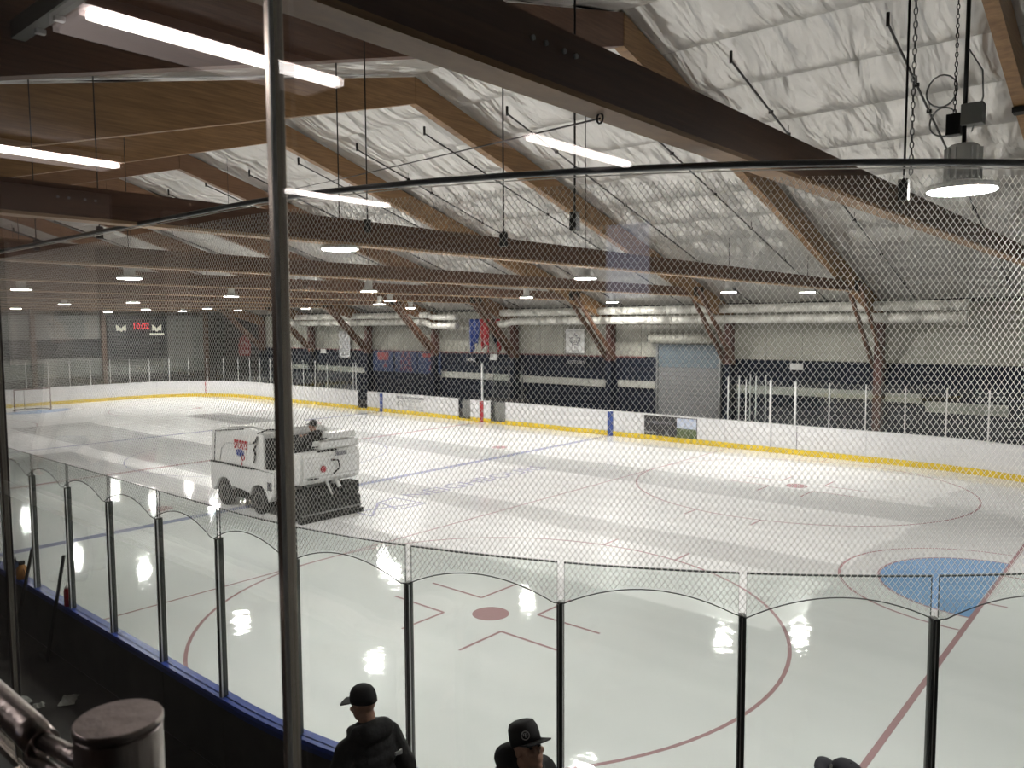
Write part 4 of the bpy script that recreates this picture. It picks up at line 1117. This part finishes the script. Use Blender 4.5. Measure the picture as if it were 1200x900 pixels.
person('person', 'man in dark hooded jacket bending forward, flat brimmed cap with round badge', (22.46, -12.04, FZ+.05), math.radians(-104), lean=.40, head_yaw=.0, head_pitch=-.42,
       hands=[((-.30, .30, 1.10), (-.14, .46, .98)), ((.30, .30, 1.10), (.14, .46, .98))], jacket=JACKET2, flatcap=True, cap_logo=(math.radians(58), .085, .026), scale=1.05)
person('person', 'person in a navy cap with pale badge, only the cap showing at the bottom edge', (24.39, -11.12, FZ), math.radians(86), lean=.05, head_yaw=.0, head_pitch=-.25, cap=CAPN,
       cap_logo=(math.radians(130), .085, .018), scale=1.005, brim_up=.02)
person('person', 'dark haired person in a pale shirt standing inside the room, seen as a reflection', (20.45, -16.50, 3.06), math.radians(48), lean=.05, head_yaw=.1, head_pitch=-.05, shirt=True, hair=True, hood=False, scale=.97)

# ================================================================ ICE RESURFACER (front towards -x)
zb_ = thing('ice_resurfacer', 'white ice resurfacing machine with red and blue side decal and black tow gear', 'ice resurfacer', (0, 0, 0))
ZN, ZF = -5.28, -3.36       # near and far flank
def arch(cx, r, a0, a1, n=9): return [(cx+r*math.cos(a0+(a1-a0)*i/n), .34+r*math.sin(a0+(a1-a0)*i/n)) for i in range(n+1)]
low = [(6.12, 1.10), (6.12, .42), (6.40, .42)]+arch(6.80, .40, PI*.92, .08*PI)+[(7.22, .55), (7.90, .50), (8.05, .45)]+arch(8.44, .40, PI*.92, .02)+[(8.92, .40), (9.15, .58), (9.18, 1.10)]
prism('body_shell', low, ZN, ZF, WHITE, zb_, bev=.02)
tank = [(6.14, 1.125), (8.50, 1.125), (8.50, 1.50), (8.62, 1.98), (8.60, 2.06), (7.9, 2.12), (6.30, 1.96), (6.20, 1.90)]
tk = prism('snow_tank', tank, ZN+.015, ZF-.015, WHITE, zb_, bev=.02)
prism('seam', [(6.10, 1.095), (8.2, 1.095), (8.2, 1.125), (6.10, 1.125)], ZN-.002, ZF+.002, RUBBER, zb_)
tb('panel_edge', [(6.33, ZN+.01, 1.13), (6.42, ZN+.01, 1.90)], .010, RUBBER, tk); tb('panel_edge', [(6.42, ZN+.01, 1.93), (7.85, ZN+.01, 2.09)], .012, RUBBER, tk)
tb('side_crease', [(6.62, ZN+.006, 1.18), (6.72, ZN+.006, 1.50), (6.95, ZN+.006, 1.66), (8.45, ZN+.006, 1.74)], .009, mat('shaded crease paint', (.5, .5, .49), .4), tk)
prism('tank_lid', [(6.40, 1.99), (7.9, 2.14), (8.6, 2.08), (8.6, 2.10), (7.9, 2.16), (6.40, 2.01)], ZN+.2, ZF-.2, WHITE, tk)
# decal
dc = bx('decal', (7.42, ZN+.005, 1.17), (7.92, ZN+.013, 1.74), WHITE, tk)
text('decal_lettering', 'SPORTS', .27, REDP, tk, (7.66, ZN+.002, 1.64), (PI/2, 0, 0), .004, .68); text('decal_lettering', 'SPORTS', .27, REDP, tk, (7.675, ZN+.002, 1.65), (PI/2, 0, 0), .003, .68)
bx('decal_bar', (7.32, ZN+.003, 1.745), (8.0, ZN+.010, 1.785), REDP, tk)
bm = bmesh.new(); lathe(bm, [(1, -.003), (1, .003)], 24, (0, 0, 0), 'y')
for v in bm.verts: v.co = Vector((7.62+v.co.x*.21, ZN+.001+v.co.y, 1.47+v.co.z*.09))
obj('decal_oval', bm, BLUEP, tk)
text('decal_lettering', 'P', .42, REDP, tk, (7.76, ZN+.002, 1.28), (PI/2, 0, 0), .004, .9)
# cab
prism('cab_side', [(8.52, 1.12), (9.18, 1.12), (9.22, .95), (9.32, .72), (9.50, .72), (9.50, 1.25), (9.24, 1.25), (9.20, 1.16), (8.72, 1.16), (8.72, 1.98), (8.52, 2.0)], ZN, ZN+.05, WHITE, zb_)
prism('cab_side', [(8.52, 1.12), (9.50, .9), (9.50, 1.25), (9.24, 1.25), (9.20, 1.16), (8.72, 1.16), (8.72, 1.98), (8.52, 2.0)], ZF-.05, ZF, WHITE, zb_)
bx('cab_floor', (8.6, ZN+.05, .72), (9.3, ZF-.05, .80), DARKW, zb_)
bx('cab_back', (8.62, ZN+.06, .8), (8.70, ZF-.06, 1.9), DARKW, zb_)
bx('step_recess', (8.84, ZN-.004, .66), (9.04, ZN+.02, .86), RUBBER, zb_, bev=.004)
for q in (8.89, 8.99): bx('step_vent', (q-.03, ZN-.008, .69), (q+.03, ZN+.0, .83), GREYP, zb_)
tb('hose', [(8.40, ZN-.01, 1.72), (8.34, ZN-.03, 1.62), (8.40, ZN-.03, 1.5), (8.30, ZN-.02, 1.30)], .022, RUBBER, zb_)
tb('hose', [(8.48, ZN-.0, 1.95), (8.42, ZN-.03, 1.82), (8.30, ZN-.03, 1.78)], .028, RUBBER, zb_)
tb('grab_rail', [(8.45, ZN+.02, 2.02), (8.9, ZN+.02, 2.16), (9.35, ZN+.1, 2.20)], .018, RUBBER, zb_)
bm = bmesh.new(); tube(bm, [(8.98+.14*math.cos(a*PI/8)*.5, -4.35+.17*math.sin(a*PI/8), 1.55+.14*math.cos(a*PI/8)) for a in range(17)], .014, 6)
obj('steering_wheel', bm, RUBBER, zb_); tb('steering_column', [(8.98, -4.35, 1.55), (8.72, -4.35, 1.2)], .025, RUBBER, zb_)
bx('seat', (9.42, -4.6, 1.10), (9.90, -4.0, 1.24), RUBBER, zb_, bev=.03); bx('seat_back', (9.88, -4.6, 1.2), (9.96, -4.0, 1.66), RUBBER, zb_, bev=.03)
# rear body
prism('rear_body', [(9.28, .82), (9.92, .86), (10.04, 1.02), (10.06, 1.50), (9.98, 1.66), (9.28, 1.62)], -5.10, ZF, WHITE, zb_, bev=.05)
bx('water_tank', (9.62, -4.55, 1.68), (10.02, ZF-.02, 1.86), WHITE, zb_, bev=.04)
bx('water_tank', (9.70, -4.30, 1.90), (10.0, ZF-.10, 2.08), WHITE, zb_, bev=.04)
for q in (1.72, 1.90): tb('control_lever', [(9.60, -5.0, q), (9.9, -4.9, q+.03), (9.95, -4.2, q+.04)], .016, RUBBER, zb_)
bx('control_block', (9.5, -5.05, 1.62), (9.75, -4.7, 1.70), RUBBER, zb_, bev=.01); tb('gear_lever', [(9.8, -4.8, 1.66), (9.82, -4.8, 1.92)], .014, RUBBER, zb_)
bx('vent_grille', (10.045, -4.15, 1.50), (10.07, -3.80, 1.60), GREYP, zb_)
lat('rear_lamp', [(.08, -.01), (.085, .0), (.06, .02)], REDP, zb_, 16, (10.07, -4.50, 1.22), 'x')
tb('rear_hose', [(10.08, -4.28, 1.42), (10.12, -4.10, 1.40), (10.12, -4.05, 1.2), (10.08, -4.22, 1.08)], .022, RUBBER, zb_)
bx('bumper_strip', (10.05, -4.95, 1.0), (10.075, -4.65, 1.03), RUBBER, zb_)
# conditioner
cn = prism('conditioner', [(9.35, .04), (10.02, .04), (10.10, .10), (10.10, .42), (9.95, .52), (9.35, .46)], -5.20, -3.42, RUBBER, zb_, bev=.015)
bx('runner_rail', (10.10, -5.20, .16), (10.13, -3.42, .20), ALU, cn); bx('towel_bar', (10.02, -5.22, .0), (10.17, -3.40, .11), DKMETAL, cn)
prism('blade_housing', [(9.45, .46), (9.95, .52), (9.90, .66), (9.50, .66)], -5.05, -3.6, DARKW, cn)
bx('gear_case', (9.72, -3.95, .50), (10.10, -3.45, .80), RUBBER, cn, bev=.04)
tb('lift_arm', [(9.2, -4.9, .6), (9.6, -4.9, .95), (10.0, -4.8, .62)], .04, DKMETAL, cn); tb('lift_arm', [(9.2, -3.8, .6), (9.6, -3.8, .95), (10.0, -3.9, .62)], .04, DKMETAL, cn)
tb('lift_ram', [(9.95, -4.35, .92), (10.05, -4.25, .55)], .025, ALU_L, cn); tb('lift_ram', [(10.0, -4.10, .92), (10.08, -4.05, .72)], .055, ALU_L, cn)
tb('hose', [(9.4, -5.1, .5), (9.7, -5.14, .72), (9.95, -4.95, .55)], .03, RUBBER, cn); tb('hose', [(9.4, -4.4, .55), (9.8, -4.5, .78), (10.1, -4.6, .45)], .03, RUBBER, cn)
prism('side_brush_bar', [(8.92, .02), (9.75, .02), (9.75, .14), (8.98, .14)], -5.46, -5.38, ALU_L, cn)
bx('chassis', (6.6, ZN+.22, .22), (9.4, ZF-.22, .62), RUBBER, zb_)
tb('brake_hose', [(7.22, ZN+.05, .34), (7.38, ZN+.02, .50), (7.62, ZN+.02, .50), (7.80, ZN+.05, .36)], .03, RUBBER, zb_)
bx('front_bumper', (5.98, ZN+.1, .30), (6.13, ZF-.1, .46), ALU_L, zb_, bev=.03)
first = None
for cx_ in (6.80, 8.44):
    for yy, sg_ in ((ZN+.10, -1), (ZF-.10, 1)):
        w_ = bpy.data.objects.new('wheel', None); C.objects.link(w_); w_.parent = zb_; w_.location = (cx_, yy, .345)
        if sg_ > 0: w_.rotation_euler = (0, 0, PI)
        if first is None:
            first = [lat('tyre', [(.20, -.09), (.30, -.105), (.335, -.08), (.345, 0), (.335, .08), (.30, .105), (.20, .09)], TIRE, w_, 32, (0, 0, 0), 'y'),
                     lat('rim', [(.04, -.085), (.10, -.075), (.165, -.085), (.20, -.098), (.205, -.07), (.205, .05), (.05, .05)], HUBM, w_, 28, (0, 0, 0), 'y'),
                     lat('hub', [(.02, -.12), (.05, -.11), (.06, -.08), (.06, -.05)], RUBBER, w_, 14, (0, 0, 0), 'y')]
            bm = bmesh.new()
            for k in range(6):
                a = k*PI/3; lathe(bm, [(.028, -.090), (.028, -.072)], 8, (.125*math.cos(a), 0, .125*math.sin(a)), 'y')
            first.append(obj('rim_hole', bm, RUBBER, w_)); first[-1]['kind'] = 'stuff'
        else:
            for o in first: c2 = o.copy(); C.objects.link(c2); c2.parent = w_
person('person', 'driver in a black jacket seated on the ice machine, mostly behind the mullion', (9.56, -4.40, .84), PI/2, lean=-.03, head_pitch=-.1, seated=True, scale=1.12,
       hands=[((-.30, .12, .80), (-.12, .34, .95)), ((.30, .12, .80), (.12, .34, .95))])

# ================================================================ SMALL THINGS
def stick(lab, p0, p1, m):
    t = thing('hockey_stick', lab, 'stick', p0)
    d = Vector(p1)-Vector(p0); tb('shaft', [(0, 0, 0), d], .023, m, t, n=4)
    tb('butt_tape', [d*.93, d*1.005], .020, RUBBER, t, n=6)
    bx('blade', (-.28, -.012, -.045), (.02, .012, .03), RUBBER, t, bev=.005)
stick('black hockey stick leaning on the blue ledge beside the red bottle', (14.66, -12.16, .35), (14.88, -11.985, 1.72), RUBBER)
stick('dark hockey stick leaning on the ledge beside the amber jug', (13.45, -12.16, .35), (13.74, -11.985, 1.60), RUBBER)
t = thing('water_bottle', 'red water bottle standing on the blue ledge', 'bottle', (14.93, -11.975, 1.07)); t.scale = (1.3, 1.3, 1.3)
lat('body', [(.030, 0), (.036, .006), (.036, .15), (.03, .175), (.032, .18)], REDPL, t, 20); lat('cap', [(.028, .18), (.028, .20), (.01, .205), (.008, .235)], ALU_L, t, 14); 
bx('label_band', (-.0365, -.01, .07), (.0365, .01, .075), BADGE, t)
t = thing('jug', 'amber jug with a dark lid standing on the blue ledge', 'jug', (13.25, -11.975, 1.07))
lat('body', [(.06, 0), (.075, .02), (.075, .15), (.04, .20), (.035, .22)], ORANGE, t, 20); lat('lid', [(.042, .215), (.042, .26), (.02, .265)], RUBBER, t, 14)
tb('handle', [(.07, 0, .15), (.11, 0, .14), (.11, 0, .06), (.07, 0, .04)], .01, ORANGE, t)
t = thing('equipment_bag', 'small dark blue bag resting on the ledge behind the amber jug', 'bag', (12.98, -11.975, 1.07))
bm = bmesh.new(); ball(bm, (0, 0, .11), (.09, .065, .11)); limb(bm, (-.05, 0, .05), .05, (.05, 0, .05), .05); soft('bag_body', bm, BLUEB, t, .012, 4)
tb('strap', [(-.05, 0, .19), (0, 0, .26), (.05, 0, .19)], .008, RUBBER, t)
random.seed(3)
for i, (x, y, r_, lab) in enumerate(((15.34, -12.75, .10, 'pale reflection modelled as a crumpled scrap on the dark floor, left piece'), (15.62, -12.70, .08, 'pale reflection modelled as a crumpled scrap on the dark floor, middle piece'),
                                     (15.72, -12.40, .13, 'larger grey reflection modelled as a crumpled scrap on the dark floor, right piece'), (15.85, -12.86, .05, 'smallest reflection modelled as a scrap on the dark floor, nearest piece'))):
    bm = bmesh.new(); g = []
    for a in range(7):
        g.append([bm.verts.new(((a/6-.5)*2*r_+random.uniform(-.01, .01), (b/5-.5)*1.3*r_+random.uniform(-.01, .01), .012+random.uniform(0, .05)*(1 if 0 < a < 6 and 0 < b < 5 else .2))) for b in range(6)])
    for a in range(6):
        for b in range(5): bm.faces.new((g[a][b], g[a+1][b], g[a+1][b+1], g[a][b+1]))
    o = obj('reflection_scrap', bm, PALE_REFL, None, (x+.30, y, FZ), (0, 0, i*1.3)); sd = o.modifiers.new('thick', 'SOLIDIFY'); sd.thickness = .002  # pale reflection given the shape of a crumpled scrap
    tag(o, lab, 'painted reflection', 'reflections modelled as scraps on the stand floor')
